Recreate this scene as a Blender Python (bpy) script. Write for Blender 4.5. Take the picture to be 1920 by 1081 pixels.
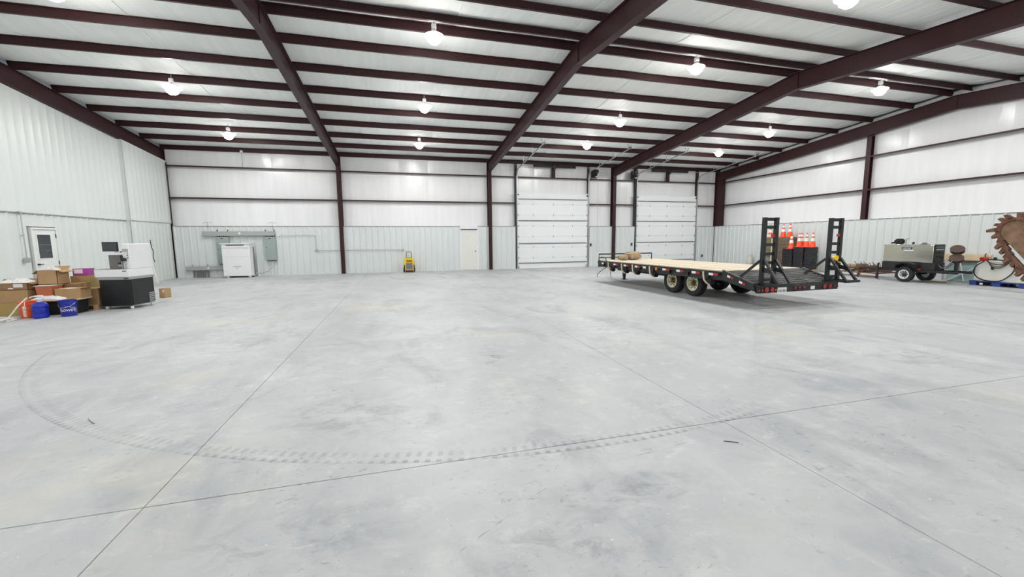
import bpy, math, random
from mathutils import Vector, Matrix
random.seed(7)
for o in list(bpy.data.objects): bpy.data.objects.remove(o)
SC = bpy.context.scene
COL = SC.collection

# ------------------------------------------------------------------ camera, world, exposure
cam_d = bpy.data.cameras.new('camera'); cam = bpy.data.objects.new('camera', cam_d); COL.objects.link(cam)
r_ = Vector((0.96467052, -0.26331672, -0.00866529)); u_ = Vector((0.03937517, 0.11157529, 0.9929756)); f_ = Vector((0.26050025, 0.95823549, -0.11800153))
m4 = Matrix((r_, u_, -f_)).transposed().to_4x4(); m4.translation = Vector((0, 0, 1.6706))
cam.matrix_world = m4
cam_d.sensor_fit = 'HORIZONTAL'; cam_d.sensor_width = 36; cam_d.lens = 765.96/1920*36; cam_d.clip_start = .05; cam_d.clip_end = 200
SC.camera = cam
w = bpy.data.worlds.new('world'); SC.world = w; w.use_nodes = True
w.node_tree.nodes['Background'].inputs[0].default_value = (.75, .85, 1, 1); w.node_tree.nodes['Background'].inputs[1].default_value = .3
SC.view_settings.view_transform = 'Standard'; SC.view_settings.look = 'None'
SC.view_settings.exposure = 0.0; SC.view_settings.gamma = 1; SC.view_settings.use_curve_mapping = False
SC.cycles.use_light_tree = False
LAMP_W = 82.0
LAMP_C = (.985, .99, 1.0)

# ------------------------------------------------------------------ building dimensions (metres)
XL, X1, X2, X3, XR = -10.29, -2.88, 4.97, 12.73, 20.20     # wall faces and frame lines
WLX = -10.47                                               # near part of the side partition
RIDGE, EAVE_B, EAVE_F = 11.055, 23.06, -0.95
def zb(y): return 5.98 + .0845*(23.06-RIDGE) - .0845*abs(y-RIDGE)      # underside of the purlins
def zr(y): return 6.46 - .0845*abs(y-RIDGE)                             # underside of the rafters
WT = 2.44; G1, G2 = 3.765, 5.225

# ------------------------------------------------------------------ materials
def srgb(r, g, b):
    return tuple(((c/255)/12.92 if c/255 <= .04045 else ((c/255+.055)/1.055)**2.4) for c in (r, g, b))
def N(nt, t, **k):
    n = nt.nodes.new(t)
    for a, v in k.items(): setattr(n, a, v)
    return n
MATS = {}
def mat(name, col, rough=.5, metal=0., var=.06, vs=3., bump=0., bs=30., spec=.5, emit=0., alpha=None, stretch=None, trans=0., ior=1.45):
    if name in MATS: return MATS[name]
    m = bpy.data.materials.new(name); m.use_nodes = True; nt = m.node_tree; b = nt.nodes['Principled BSDF']
    c = srgb(*col)
    b.inputs['Roughness'].default_value = rough; b.inputs['Metallic'].default_value = metal
    b.inputs['Specular IOR Level'].default_value = spec
    tc = N(nt, 'ShaderNodeTexCoord'); vec = tc.outputs['Object']
    if stretch:
        mp = N(nt, 'ShaderNodeMapping'); mp.inputs['Scale'].default_value = stretch; nt.links.new(vec, mp.inputs['Vector']); vec = mp.outputs[0]
    if var > 0:
        no = N(nt, 'ShaderNodeTexNoise'); no.inputs['Scale'].default_value = vs; no.inputs['Detail'].default_value = 5
        nt.links.new(vec, no.inputs['Vector'])
        ra = N(nt, 'ShaderNodeValToRGB'); ra.color_ramp.elements[0].position = .3; ra.color_ramp.elements[1].position = .7
        ra.color_ramp.elements[0].color = tuple(x*(1-var) for x in c)+(1,); ra.color_ramp.elements[1].color = tuple(min(1, x*(1+var)) for x in c)+(1,)
        nt.links.new(no.outputs['Fac'], ra.inputs[0]); nt.links.new(ra.outputs[0], b.inputs['Base Color'])
    else: b.inputs['Base Color'].default_value = c+(1,)
    if bump > 0:
        n2 = N(nt, 'ShaderNodeTexNoise'); n2.inputs['Scale'].default_value = bs; n2.inputs['Detail'].default_value = 4
        nt.links.new(vec, n2.inputs['Vector'])
        bp = N(nt, 'ShaderNodeBump'); bp.inputs['Strength'].default_value = bump; bp.inputs['Distance'].default_value = .02
        nt.links.new(n2.outputs['Fac'], bp.inputs['Height']); nt.links.new(bp.outputs[0], b.inputs['Normal'])
    if emit: b.inputs['Emission Color'].default_value = c+(1,); b.inputs['Emission Strength'].default_value = emit
    if trans: b.inputs['Transmission Weight'].default_value = trans; b.inputs['IOR'].default_value = ior
    MATS[name] = m; return m
maroon = mat('maroon_steel', (56, 29, 31), .45, 0, .10, 2.5, spec=.3)
liner = mat('light_grey_liner_sheet', (214, 219, 218), .38, 0, .02, 1.)
liner_w = mat('white_liner_sheet', (217, 222, 219), .34, 0, .02, 1.)
vinyl = mat('white_vinyl_facing', (234, 234, 235), .24, 0, .03, .8, .35, 1.0, stretch=(6, 6, .55))
vinyl_roof = mat('white_roof_facing', (242, 245, 243), .62, 0, .04, .9, .5, 1.0, stretch=(7, .5, 1))
trim_shade = mat('dark_trim_shadow', (120, 124, 123), .5, 0, .05)  # grey standing in for shadow lines at sheet tops and seams
joint = mat('joint_dark', (120, 114, 100), .9, 0, .2, 8)
galv = mat('galvanised_steel', (176, 181, 182), .35, .6, .1, 6)
grey_box = mat('grey_enamel', (164, 168, 166), .4, 0, .03, 3)
greyblue = mat('grey_green_enamel', (152, 165, 162), .38, 0, .03, 3)
white_p = mat('white_paint', (236, 236, 238), .4, 0, .02, 3)
white_d = mat('white_door_panel', (232, 235, 236), .42, 0, .015, 2, .05, 80)
door_w = mat('pale_door', (224, 227, 223), .42, 0, .02, 2)
cream = mat('cream_door', (226, 226, 218), .45, 0, .02, 2)
black = mat('black_paint', (26, 27, 29), .42, 0, .2, 5)
blackm = mat('black_matte', (24, 24, 25), .8, 0, .25, 6, .3, 20)
blackshrink = mat('black_wrap', (30, 30, 34), .35, 0, .3, 4, .9, 7)
rubber = mat('tyre_rubber', (38, 38, 39), .75, 0, .2, 8, .3, 60)
steel = mat('stainless', (214, 210, 198), .13, 1., .04, 2, .10, 3)
dsteel = mat('dark_steel', (70, 68, 66), .5, .6, .2, 8)
cardboard = mat('cardboard', (176, 142, 102), .8, 0, .06, 5, .1, 60)
cardboard_d = mat('cardboard_dark', (150, 118, 84), .8, 0, .07, 5, .1, 60)
cardboard_y = mat('cardboard_yellowish', (172, 146, 92), .8, 0, .07, 5)
paper = mat('white_paper', (232, 230, 228), .6, 0, .03)
pplastic = mat('clear_plastic_wrap', (232, 228, 226), .25, 0, .05, 6, .8, 14)
blueb = mat('blue_plastic', (34, 44, 150), .35, 0, .08, 4)
bluej = mat('blue_clear_bottle', (40, 62, 205), .12, 0, .05, 4, trans=.45)
orangeb = mat('orange_plastic', (236, 92, 44), .4, 0, .05)
terracotta = mat('terracotta_plastic', (196, 112, 76), .55, 0, .06)
magenta = mat('magenta_card', (172, 66, 158), .5, 0, .06)
wood = mat('weathered_deck_board', (220, 206, 182), .75, 0, .16, 2.2, .25, 30, stretch=(9, .8, 9))
wood2 = mat('greyed_deck_board', (204, 190, 166), .75, 0, .2, 2.2, .25, 30, stretch=(9, .8, 9))
wood3 = mat('pale_deck_board', (228, 216, 194), .75, 0, .14, 2.2, .25, 30, stretch=(9, .8, 9))
tailm = mat('worn_tail_slat', (128, 128, 126), .6, 0, .25, 5)
woodp = mat('pallet_wood', (178, 150, 116), .8, 0, .15, 4, .2, 30)
lumber = mat('fresh_lumber', (222, 198, 164), .7, 0, .12, 4, stretch=(6, 1, 6))
strapm = mat('tan_strap', (206, 186, 162), .8, 0, .1, 20)
redm = mat('red_reflector', (178, 36, 40), .3, 0, .08, 20)
whiter = mat('white_reflector', (236, 236, 236), .35, 0, .03, 20)
amber = mat('amber_lens', (214, 120, 40), .3)
cream_w = mat('cream_wheel', (226, 220, 196), .4, 0, .06, 10)
white_w = mat('white_wheel', (230, 232, 238), .35, 0, .04, 10)
brass = mat('brass_hub', (120, 100, 52), .4, .7)
rust = mat('rusty_iron', (116, 82, 66), .85, .1, .35, 9, .7, 35)
rust2 = mat('dirty_boom_plate', (132, 104, 82), .8, .1, .3, 6, .5, 20)
yellow = mat('yellow_plastic', (232, 192, 42), .4, 0, .06)
conem = mat('orange_cone', (246, 84, 34), .5, 0, .05)
tarp = mat('olive_tarp', (112, 106, 82), .8, 0, .2, 5, .8, 10)
brownst = mat('brown_bundle', (110, 92, 78), .85, 0, .25, 6, .6, 20)
binm = mat('grey_bin', (122, 126, 120), .5, 0, .08)
bluepal = mat('blue_pallet', (40, 66, 148), .55, 0, .15, 5)
tankw = mat('white_tank', (224, 224, 216), .35, 0, .05, 3)
redpump = mat('red_pump', (186, 34, 34), .4)
glassgreen = mat('green_grey_sheet', (150, 170, 168), .25, 0, .1, 3)
screen = mat('dark_screen', (62, 66, 70), .2)
greypan = mat('grey_plastic', (112, 110, 108), .5)
darkglass = mat('dark_door_glass', (66, 70, 74), .12, 0, .15, 3)
hosew = mat('white_hose', (230, 226, 218), .4)
lensm = mat('lit_lamp_lens', (255, 253, 248), .4, 0, 0, emit=114)
tanbale = mat('tan_canvas', (166, 146, 116), .85, 0, .15, 7, .6, 16)
coppery = mat('brown_reel', (86, 66, 58), .6, .2, .25, 9)
blind = mat('beige_cylinder', (206, 202, 188), .5, 0, .05)

# concrete floor -------------------------------------------------
def concrete():
    m = bpy.data.materials.new('troweled_concrete'); m.use_nodes = True; nt = m.node_tree; b = nt.nodes['Principled BSDF']; L = nt.links.new
    geo = N(nt, 'ShaderNodeNewGeometry'); P = geo.outputs['Position']
    def val(op, a, c=None, d=None, clamp=False):
        n = N(nt, 'ShaderNodeMath', operation=op, use_clamp=clamp)
        for i, x in enumerate((a, c, d)):
            if x is None: continue
            if isinstance(x, (int, float)): n.inputs[i].default_value = x
            else: L(x, n.inputs[i])
        return n.outputs[0]
    def noise(scale, detail=5, rough=.55, sc=(1, 1, 1), off=(0, 0, 0), dist=0):
        mp = N(nt, 'ShaderNodeMapping'); mp.inputs['Scale'].default_value = sc; mp.inputs['Location'].default_value = off; L(P, mp.inputs['Vector'])
        n = N(nt, 'ShaderNodeTexNoise'); n.inputs['Scale'].default_value = scale; n.inputs['Detail'].default_value = detail; n.inputs['Roughness'].default_value = rough; n.inputs['Distortion'].default_value = dist
        L(mp.outputs[0], n.inputs['Vector']); return n.outputs['Fac']
    def rng(x, a, c, lo=0., hi=1., t='SMOOTHSTEP'):
        n = N(nt, 'ShaderNodeMapRange', interpolation_type=t); n.inputs[1].default_value = a; n.inputs[2].default_value = c; n.inputs[3].default_value = lo; n.inputs[4].default_value = hi
        L(x, n.inputs[0]); return n.outputs[0]
    def mix(fac, a, c):
        n = N(nt, 'ShaderNodeMix', data_type='RGBA'); L(fac, n.inputs[0])
        for i, x in ((6, a), (7, c)):
            if isinstance(x, tuple): n.inputs[i].default_value = x+(1,)
            else: L(x, n.inputs[i])
        return n.outputs[2]
    base = mix(rng(noise(.35, 4, .6, dist=.6), .35, .66), srgb(174, 176, 178), srgb(189, 191, 190))
    # streaky trowel clouds
    cl = noise(1.1, 5, .62, (1.0, .55, 1), (3, 1, 0), 1.0)
    base = mix(rng(cl, .50, .74, 0, .6), base, srgb(142, 146, 150))
    cl2 = noise(2.6, 4, .65, (1.1, .5, 1), (9, 4, 0), .8)
    base = mix(rng(cl2, .56, .78, 0, .30), base, srgb(212, 212, 208))
    scf = val('MULTIPLY', rng(noise(5.5, 4, .7, (1.6, .7, 1), (2, 7, 0), .4), .60, .72), rng(noise(.9, 2, .5, off=(5, 5, 0)), .5, .66))
    base = mix(val('MULTIPLY', scf, .6), base, srgb(118, 121, 123))
    base = mix(rng(noise(4.5, 5, .7, (.9, 1.1, 1), (6, 6, 0), .4), .40, .62, .0, .30), base, srgb(164, 167, 170))
    base = mix(rng(noise(3.2, 5, .72, (.9, 1.1, 1), (1, 16, 0), .4), .52, .70, .0, .35), base, srgb(210, 210, 206))
    # yellowish damp stains
    st = val('MULTIPLY', rng(noise(.5, 3, .5, (1, 1.4, 1), (17, 5, 0)), .6, .76), .3)
    base = mix(st, base, srgb(206, 200, 176))
    # fine scuffs in clusters
    fs_ = val('MULTIPLY', rng(noise(16, 4, .75, (.7, 1.2, 1), (4, 3, 0), .5), .57, .68), rng(noise(1.3, 2, .6, off=(8, 1, 0)), .44, .64))
    base = mix(val('MULTIPLY', fs_, .55), base, srgb(112, 115, 117))
    fs2 = val('MULTIPLY', rng(noise(9, 3, .7, (.5, 1.6, 1), (14, 3, 0), .5), .6, .7), rng(noise(.8, 2, .6, off=(2, 12, 0)), .5, .68))
    base = mix(val('MULTIPLY', fs2, .30), base, srgb(222, 222, 218))
    # specks
    base = mix(rng(noise(38, 2, .5), .70, .77, 0, .55), base, srgb(120, 118, 112))
    base = mix(rng(noise(30, 2, .5, off=(3, 8, 0)), .72, .78, 0, .6), base, srgb(232, 232, 228))
    sep = N(nt, 'ShaderNodeSeparateXYZ'); L(P, sep.inputs[0]); X, Y = sep.outputs[0], sep.outputs[1]
    # curved tyre print
    dx, dy = val('SUBTRACT', X, 1.6415), val('SUBTRACT', Y, 10.1857)
    rr = val('SQRT', val('ADD', val('MULTIPLY', dx, dx), val('MULTIPLY', dy, dy))); an = val('ARCTAN2', dy, dx)
    dr = val('SUBTRACT', rr, 7.344)
    lugs = rng(val('SINE', val('MULTIPLY', an, 540.0)), -.15, .35)
    lugs2 = rng(val('SINE', val('ADD', val('MULTIPLY', an, 540.0), val('MULTIPLY', dr, 2.0))), -.1, .5)
    band_out = val('MULTIPLY', rng(dr, -.05, -.035), rng(dr, .004, -.006))
    band_mid = val('MULTIPLY', rng(dr, -.17, -.145), rng(dr, -.075, -.095))
    edge = val('MULTIPLY', rng(dr, -.022, -.010), rng(dr, .012, .0))
    arcw = val('MULTIPLY', rng(an, -2.90, -2.75), rng(an, -1.26, -1.40))
    wear = rng(noise(2.2, 2, .6, off=(1, 1, 4)), .34, .6, .4, 1.2)
    tm = val('ADD', val('MULTIPLY', band_out, val('MULTIPLY', lugs, .38)), val('MULTIPLY', band_mid, val('MULTIPLY', lugs2, .26)))
    tm = val('ADD', tm, val('MULTIPLY', edge, .20)); tm = val('MULTIPLY', val('MULTIPLY', tm, arcw), wear, clamp=True)
    base = mix(tm, base, srgb(112, 114, 116))
    # hairline cracks and scrapes
    def seg(a, c, wd):
        ax, ay = a; l = math.hypot(c[0]-ax, c[1]-ay); ux, uy = (c[0]-ax)/l, (c[1]-ay)/l
        px, py = val('SUBTRACT', X, ax), val('SUBTRACT', Y, ay)
        t = val('ADD', val('MULTIPLY', px, ux), val('MULTIPLY', py, uy)); d = val('ABSOLUTE', val('SUBTRACT', val('MULTIPLY', px, uy), val('MULTIPLY', py, ux)))
        return val('MULTIPLY', rng(d, wd, wd*.3), val('MULTIPLY', rng(t, 0, .03), rng(t, l, l-.03)))
    cr = val('MAXIMUM', seg((1.28, 2.58), (2.3, 2.72), .006), val('MAXIMUM', seg((.24, 2.03), (.62, 2.27), .006), seg((.72, 2.35), (.95, 2.47), .005)))
    base = mix(val('MULTIPLY', cr, rng(noise(9, 1), .45, .6, .0, .5)), base, srgb(100, 98, 94))
    # worn dark patches
    bn = rng(noise(5, 5, .75, (.7, 1.1, 1), (3, 2, 0), .6), .44, .66); bw = rng(noise(1.6, 2, .6, off=(3, 2, 0)), .40, .62)
    def blot(x, y, rx, ry, k, sc=6):
        e = val('SQRT', val('ADD', val('POWER', val('MULTIPLY', val('SUBTRACT', X, x), 1/rx), 2), val('POWER', val('MULTIPLY', val('SUBTRACT', Y, y), 1/ry), 2)))
        return val('MULTIPLY', val('MULTIPLY', rng(e, 1, .2), bn if sc > 2 else bw), k*.75)
    base = mix(blot(-2.2, 3.2, 1.8, 1.6, .35, 1.2), base, srgb(206, 200, 178)); base = mix(blot(-.6, 10.7, 1.2, .9, .6, 2), base, srgb(214, 202, 172)); base = mix(blot(-3.4, 9.7, 1.0, .4, .5, 2), base, srgb(214, 204, 178))
    bl = None
    for q in ((1.2, 5.55, .35, .5, .8, 9), (-.55, 4.1, .9, .7, .5, 5), (1.45, 2.25, .8, .30, .6, 5), (-.6, 2.4, .9, .35, .5, 5), (7.0, 4.0, 1.2, .5, .45, 4), (-2.0, 5.0, .7, .9, .4, 5), (-2.6, 7.9, 2.2, .9, .4, 3), (3.4, 6.6, 1.6, .8, .35, 4), (.9, 1.9, .9, .35, .5, 5)):
        x = blot(*q); bl = x if bl is None else val('MAXIMUM', bl, x)
    base = mix(bl, base, srgb(104, 107, 110))
    L(base, b.inputs['Base Color'])
    L(rng(cl, .3, .7, .42, .62), b.inputs['Roughness']); b.inputs['Specular IOR Level'].default_value = .45
    bp = N(nt, 'ShaderNodeBump'); bp.inputs['Strength'].default_value = .12; bp.inputs['Distance'].default_value = .01
    L(noise(22, 2, .6), bp.inputs['Height']); L(bp.outputs[0], b.inputs['Normal'])
    return m
conc = concrete()

# ------------------------------------------------------------------ mesh helpers
class MB:
    def __init__(s): s.v = []; s.f = []
    def add(s, v, f):
        k = len(s.v); s.v += [tuple(x) for x in v]; s.f += [tuple(i+k for i in q) for q in f]; return s
    def box(s, a, b):
        (x0, y0, z0), (x1, y1, z1) = a, b
        return s.add([(x0,y0,z0),(x1,y0,z0),(x1,y1,z0),(x0,y1,z0),(x0,y0,z1),(x1,y0,z1),(x1,y1,z1),(x0,y1,z1)],
                     [(0,3,2,1),(4,5,6,7),(0,1,5,4),(1,2,6,5),(2,3,7,6),(3,0,4,7)])
    def taper(s, a, b, k):   # box whose bottom is scaled by k about its centre
        (x0, y0, z0), (x1, y1, z1) = a, b; cx, cy = (x0+x1)/2, (y0+y1)/2
        q = lambda x, y: (cx+(x-cx)*k, cy+(y-cy)*k)
        bot = [q(x0, y0)+(z0,), q(x1, y0)+(z0,), q(x1, y1)+(z0,), q(x0, y1)+(z0,)]
        return s.add(bot+[(x0,y0,z1),(x1,y0,z1),(x1,y1,z1),(x0,y1,z1)], [(0,3,2,1),(4,5,6,7),(0,1,5,4),(1,2,6,5),(2,3,7,6),(3,0,4,7)])
    def bar(s, p, q, wd, h, up=(0, 0, 1)):
        p, q = Vector(p), Vector(q); d = (q-p).normalized(); up = Vector(up)
        if abs(d.dot(up)) > .98: up = Vector((0, 1, 0))
        sd = d.cross(up).normalized()*wd/2; u = sd.cross(d).normalized()*h/2
        return s.add([p-sd-u, p+sd-u, p+sd+u, p-sd+u, q-sd-u, q+sd-u, q+sd+u, q-sd+u], [(0,3,2,1),(4,5,6,7),(0,1,5,4),(1,2,6,5),(2,3,7,6),(3,0,4,7)])
    def cyl(s, p, q, r, r2=None, n=16):
        r2 = r if r2 is None else r2
        p, q = Vector(p), Vector(q); d = (q-p).normalized(); a = Vector((0, 0, 1)) if abs(d.z) < .9 else Vector((1, 0, 0))
        e1 = d.cross(a).normalized(); e2 = d.cross(e1)
        vs = []
        for c, rad in ((p, r), (q, r2)):
            for i in range(n):
                t = 2*math.pi*i/n; vs.append(c+(e1*math.cos(t)+e2*math.sin(t))*rad)
        fs = [(i, n+i, n+(i+1) % n, (i+1) % n) for i in range(n)]
        return s.add(vs, fs+[tuple(range(n)), tuple(range(2*n-1, n-1, -1))])
    def tube(s, pts, r, n=8, closed=False):
        pts = [Vector(p) for p in pts]; m = len(pts); vs = []; ref = None
        for i, p in enumerate(pts):
            a = pts[(i-1) % m] if (closed or i > 0) else p; b = pts[(i+1) % m] if (closed or i < m-1) else p
            d = (b-a).normalized()
            if ref is None: ref = Vector((0, 0, 1)) if abs(d.z) < .9 else Vector((1, 0, 0))
            e1 = (ref-d*ref.dot(d)).normalized(); ref = e1; e2 = d.cross(e1)
            for j in range(n):
                t = 2*math.pi*j/n; vs.append(p+(e1*math.cos(t)+e2*math.sin(t))*r)
        fs = [(i*n+j, i*n+(j+1) % n, ((i+1) % m)*n+(j+1) % n, ((i+1) % m)*n+j) for i in range(m if closed else m-1) for j in range(n)]
        if not closed: fs += [tuple(range(n-1, -1, -1)), tuple(range((m-1)*n, m*n))]
        return s.add(vs, fs)
    def lathe(s, prof, c=(0, 0, 0), axis='z', n=24, cap=True):
        vs = []; m = len(prof); c = Vector(c)
        for rad, h in prof:
            for i in range(n):
                t = 2*math.pi*i/n; a, b = rad*math.cos(t), rad*math.sin(t)
                vs.append(c+Vector({'z': (a, b, h), 'x': (h, a, b), 'y': (b, h, a)}[axis]))
        fs = [(k*n+i, k*n+(i+1) % n, (k+1)*n+(i+1) % n, (k+1)*n+i) for k in range(m-1) for i in range(n)]
        if cap and prof[0][0] > 1e-6: fs.append(tuple(range(n-1, -1, -1)))
        if cap and prof[-1][0] > 1e-6: fs.append(tuple(range((m-1)*n, m*n)))
        return s.add(vs, fs)
    def prism(s, poly, axis, a, b):   # closed 2-D outline pushed along an axis
        n = len(poly)
        g = {'x': lambda p, h: (h, p[0], p[1]), 'y': lambda p, h: (p[0], h, p[1]), 'z': lambda p, h: (p[0], p[1], h)}[axis]
        vs = [g(p, a) for p in poly]+[g(p, b) for p in poly]
        return s.add(vs, [(i, (i+1) % n, n+(i+1) % n, n+i) for i in range(n)]+[tuple(range(n-1, -1, -1)), tuple(range(n, 2*n))])
    def mesh(s, name):
        me = bpy.data.meshes.new(name); me.from_pydata(s.v, [], s.f); me.validate()
        import bmesh
        bm = bmesh.new(); bm.from_mesh(me); bmesh.ops.remove_doubles(bm, verts=bm.verts, dist=1e-5); bmesh.ops.recalc_face_normals(bm, faces=bm.faces); bm.to_mesh(me); bm.free()
        for p in me.polygons: p.use_smooth = True
        me.set_sharp_from_angle(angle=math.radians(38)); return me
    def build(s, name, m, parent=None, bev=0., loc=None, rz=0.):
        o = bpy.data.objects.new(name, s.mesh(name)); COL.objects.link(o); o.data.materials.append(m)
        if parent: o.parent = parent
        if loc: o.location = loc
        if rz: o.rotation_euler.z = rz
        if bev:
            md = o.modifiers.new('edge', 'BEVEL'); md.width = bev; md.segments = 2; md.limit_method = 'ANGLE'
        return o
def B(a, b): return MB().box(a, b)
def tag(o, label, cat, group=None):
    o['label'] = label; o['category'] = cat
    if group: o['group'] = group
    return o
def struct(o, label=None):
    o['kind'] = 'structure'
    if label: o['label'] = label
    return o
def thing(name, label, cat, loc=(0, 0, 0), rz=0., group=None):
    o = bpy.data.objects.new(name, None); COL.objects.link(o); o.location = loc; o.rotation_euler.z = rz; o.empty_display_size = .1
    return tag(o, label, cat, group)
def link(name, mesh, parent=None, loc=None, m=None, rz=0.):
    o = bpy.data.objects.new(name, mesh); COL.objects.link(o)
    if parent: o.parent = parent
    if loc: o.location = loc
    if rz: o.rotation_euler.z = rz
    if m and not mesh.materials: mesh.materials.append(m)
    return o
def copy_tree(o, parent=None):
    c = o.copy(); COL.objects.link(c); c.parent = parent
    for ch in list(o.children): copy_tree(ch, c)
    return c
def text(string, size, m, name, parent, fn, depth=.003, bold=0.):
    cu = bpy.data.curves.new('t', 'FONT'); cu.body = string; cu.size = size; cu.extrude = depth; cu.align_x = 'CENTER'; cu.align_y = 'CENTER'; cu.offset = bold
    to = bpy.data.objects.new('t', cu); COL.objects.link(to)
    dg = bpy.context.evaluated_depsgraph_get(); me = bpy.data.meshes.new_from_object(to.evaluated_get(dg))
    bpy.data.objects.remove(to)
    for v in me.vertices: v.co = Vector(fn(*v.co))
    me.materials.clear(); me.materials.append(m)
    return link(name, me, parent)
ORD = ['first', 'second', 'third', 'fourth', 'fifth', 'sixth', 'seventh', 'eighth', 'ninth', 'tenth', 'eleventh', 'twelfth']

# ------------------------------------------------------------------ floor
floor = struct(B((-10.9, -1.3, -.25), (20.9, 23.5, -.02)).build('floor', joint), 'pale grey concrete slab floor with saw-cut joints')
jx = [-10.9]+[-1.64+4.44*k for k in range(-1, 5)]+[20.9]; jy = [-1.3]+[2.955+4.1*k for k in range(0, 5)]+[23.5]
for i in range(len(jx)-1):
    for j in range(len(jy)-1):
        g = .003
        B((jx[i]+(g if i else 0), jy[j]+(g if j else 0), -.1), (jx[i+1]-g, jy[j+1]-g, 0)).build('slab', conc, floor, bev=.003)

# ------------------------------------------------------------------ ribbed wall sheets
RS, RB, RTOP = .305, .045, .016
def sheet(u0, u1, mapf, z0, z1, name, m, parent, phase=.1525, RH=.030):
    zt = z1 if callable(z1) else (lambda u: z1)
    pts = [(u0, 0)]; k = math.ceil((u0-phase)/RS-1e-6)
    while phase+k*RS < u1+1e-6:
        c = phase+k*RS
        if c-RB > u0-1e-4 and c+RB < u1+1e-4: pts += [(c-RB, 0), (c-RTOP, RH), (c+RTOP, RH), (c+RB, 0)]
        k += 1
    pts.append((u1, 0)); n = len(pts)
    out = pts+[(u1, -.012), (u0, -.012)]; n = len(out)
    vs = [mapf(u, d, z0) for u, d in out]+[mapf(u, d, zt(u)) for u, d in out]
    mb = MB().add(vs, [(i, (i+1) % n, n+(i+1) % n, n+i) for i in range(n)]+[tuple(range(n-1, -1, -1)), tuple(range(n, 2*n))])
    return mb.build(name, m, parent)
def run(u0, u1, mapf, z0, z1, name, m, parent, RH=.030):
    k = math.floor(u0/.915+1e-6); a = u0
    while a < u1-.01:
        b = min(u1, (k+1)*.915)
        if u1-b < .12: b = u1
        sheet(a, b-.0015, mapf, z0, z1, name, m, parent, RH=RH); a = b; k = math.floor(a/.915+1e-6)

# back wall ------------------------------------------------------
YW = 22.92
wall_back = struct(B((-10.9, 23.22, -.05), (20.75, 23.3, 6.25)).build('wall_back', white_p), 'white insulated metal wall with grey ribbed lower sheets and maroon girts')
mb_ = lambda u, d, z: (u, YW-d, z)
OD = [(6.57, 11.03), (14.31, 18.73)]
runs = [(XL+.01, X1-.075), (X1+.075, 3.25), (4.27, X2-.075), (X2+.075, 6.47), (11.13, X3-.075), (X3+.075, 14.22), (18.83, XR-.02)]
for a, b in runs:
    run(a, b, mb_, .0, WT, 'wainscot_sheet', liner, wall_back)
    B((a, YW-.022, WT-.012), (b, YW-.001, WT+.014)).build('top_trim_shadow', trim_shade, wall_back)  # trim edge coloured dark as the shadow line between ribs
    B((a, YW+.013, WT-.03), (b, 23.2, WT-.005)).build('ledge', liner, wall_back)
# vinyl faced blankets between girts
x = XL-.25
edges = [x]
while edges[-1] < 20.4: edges.append(min(20.45, edges[-1]+1.52))
for a, b in zip(edges[:-1], edges[1:]):
    lo = 2.2
    for o0, o1 in OD:
        if a > o0-.8 and b < o1+.8: lo = 4.25
    # gently bellied strip
    vs = []; nx = 7; zs = [lo, 2.45, 3.0, G1-.05, G1+.05, 4.4, G2-.05, G2+.05, 5.6, 6.17]; zs = [z for z in zs if z >= lo]
    belly = lambda z: 0. if any(abs(z-g) < .07 for g in (G1, G2)) else .035
    for z in zs:
        for i in range(nx):
            t = i/(nx-1); vs.append((a+(b-a)*t, 23.17-belly(z)*math.sin(math.pi*t)**.6-.004, z))
    k = len(vs); vs += [(p[0], 23.21, p[2]) for p in vs]
    nz = len(zs); fs = []
    for j in range(nz-1):
        for i in range(nx-1):
            q = (j*nx+i, j*nx+i+1, (j+1)*nx+i+1, (j+1)*nx+i); fs += [q, tuple(k+t for t in reversed(q))]
    ring = list(range(nx))+[j*nx+nx-1 for j in range(1, nz)]+[(nz-1)*nx+i for i in range(nx-2, -1, -1)]+[j*nx for j in range(nz-2, 0, -1)]
    fs += [(ring[i], ring[(i+1) % len(ring)], k+ring[(i+1) % len(ring)], k+ring[i]) for i in range(len(ring))]
    MB().add(vs, fs).build('insulation_blanket', vinyl, wall_back)
def girt(a, b, z, parent=wall_back):
    MB().prism([(22.94, z-.034), (22.946, z-.034), (22.946, z+.028), (23.16, z+.028), (23.16, z+.034), (22.94, z+.034)], 'x', a, b).build('girt', maroon, parent)
gx = [(XL-.1, X1-.004), (X1+.004, X2-.004), (X2+.004, OD[0][0]-.1), (OD[0][1]+.07, X3-.004), (X3+.004, OD[1][0]-.1), (OD[1][1]+.07, 20.2)]
for a, b in gx: girt(a, b, G1)
for a, b in ((XL-.1, X1-.004), (X1+.004, X2-.004), (X2+.004, X3-.004), (X3+.004, 20.2)): girt(a, b, G2)
for o0, o1 in OD:
    for xx in (o0-.09, o1+.0):
        MB().prism([(xx, 22.93), (xx+.075, 22.93), (xx+.075, 22.937), (xx+.007, 22.937), (xx+.007, 23.16), (xx, 23.16)], 'z', 0., 5.98).build('door_jamb', black if xx < o0 else maroon, wall_back)
    xm = (o0+o1)/2
    B((xm-.11, 22.93, G2+.03), (xm+.11, 22.99, 5.98)).build('header_post', maroon, wall_back)
    B((o0-.01, 22.99, 4.32), (o1+.0, 23.16, 4.38)).build('door_header', white_d, wall_back)
B((3.25, 22.96, 2.27), (4.27, 23.19, WT+.05)).build('door_infill', vinyl, wall_back)
B((3.25, 22.94, 2.245), (4.27, 23.1, 2.285)).build('door_head_girt', maroon, wall_back)
for xx in (3.25, 4.235): B((xx, 22.93, 0), (xx+.035, 23.19, WT)).build('jamb_trim', white_p, wall_back)

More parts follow.
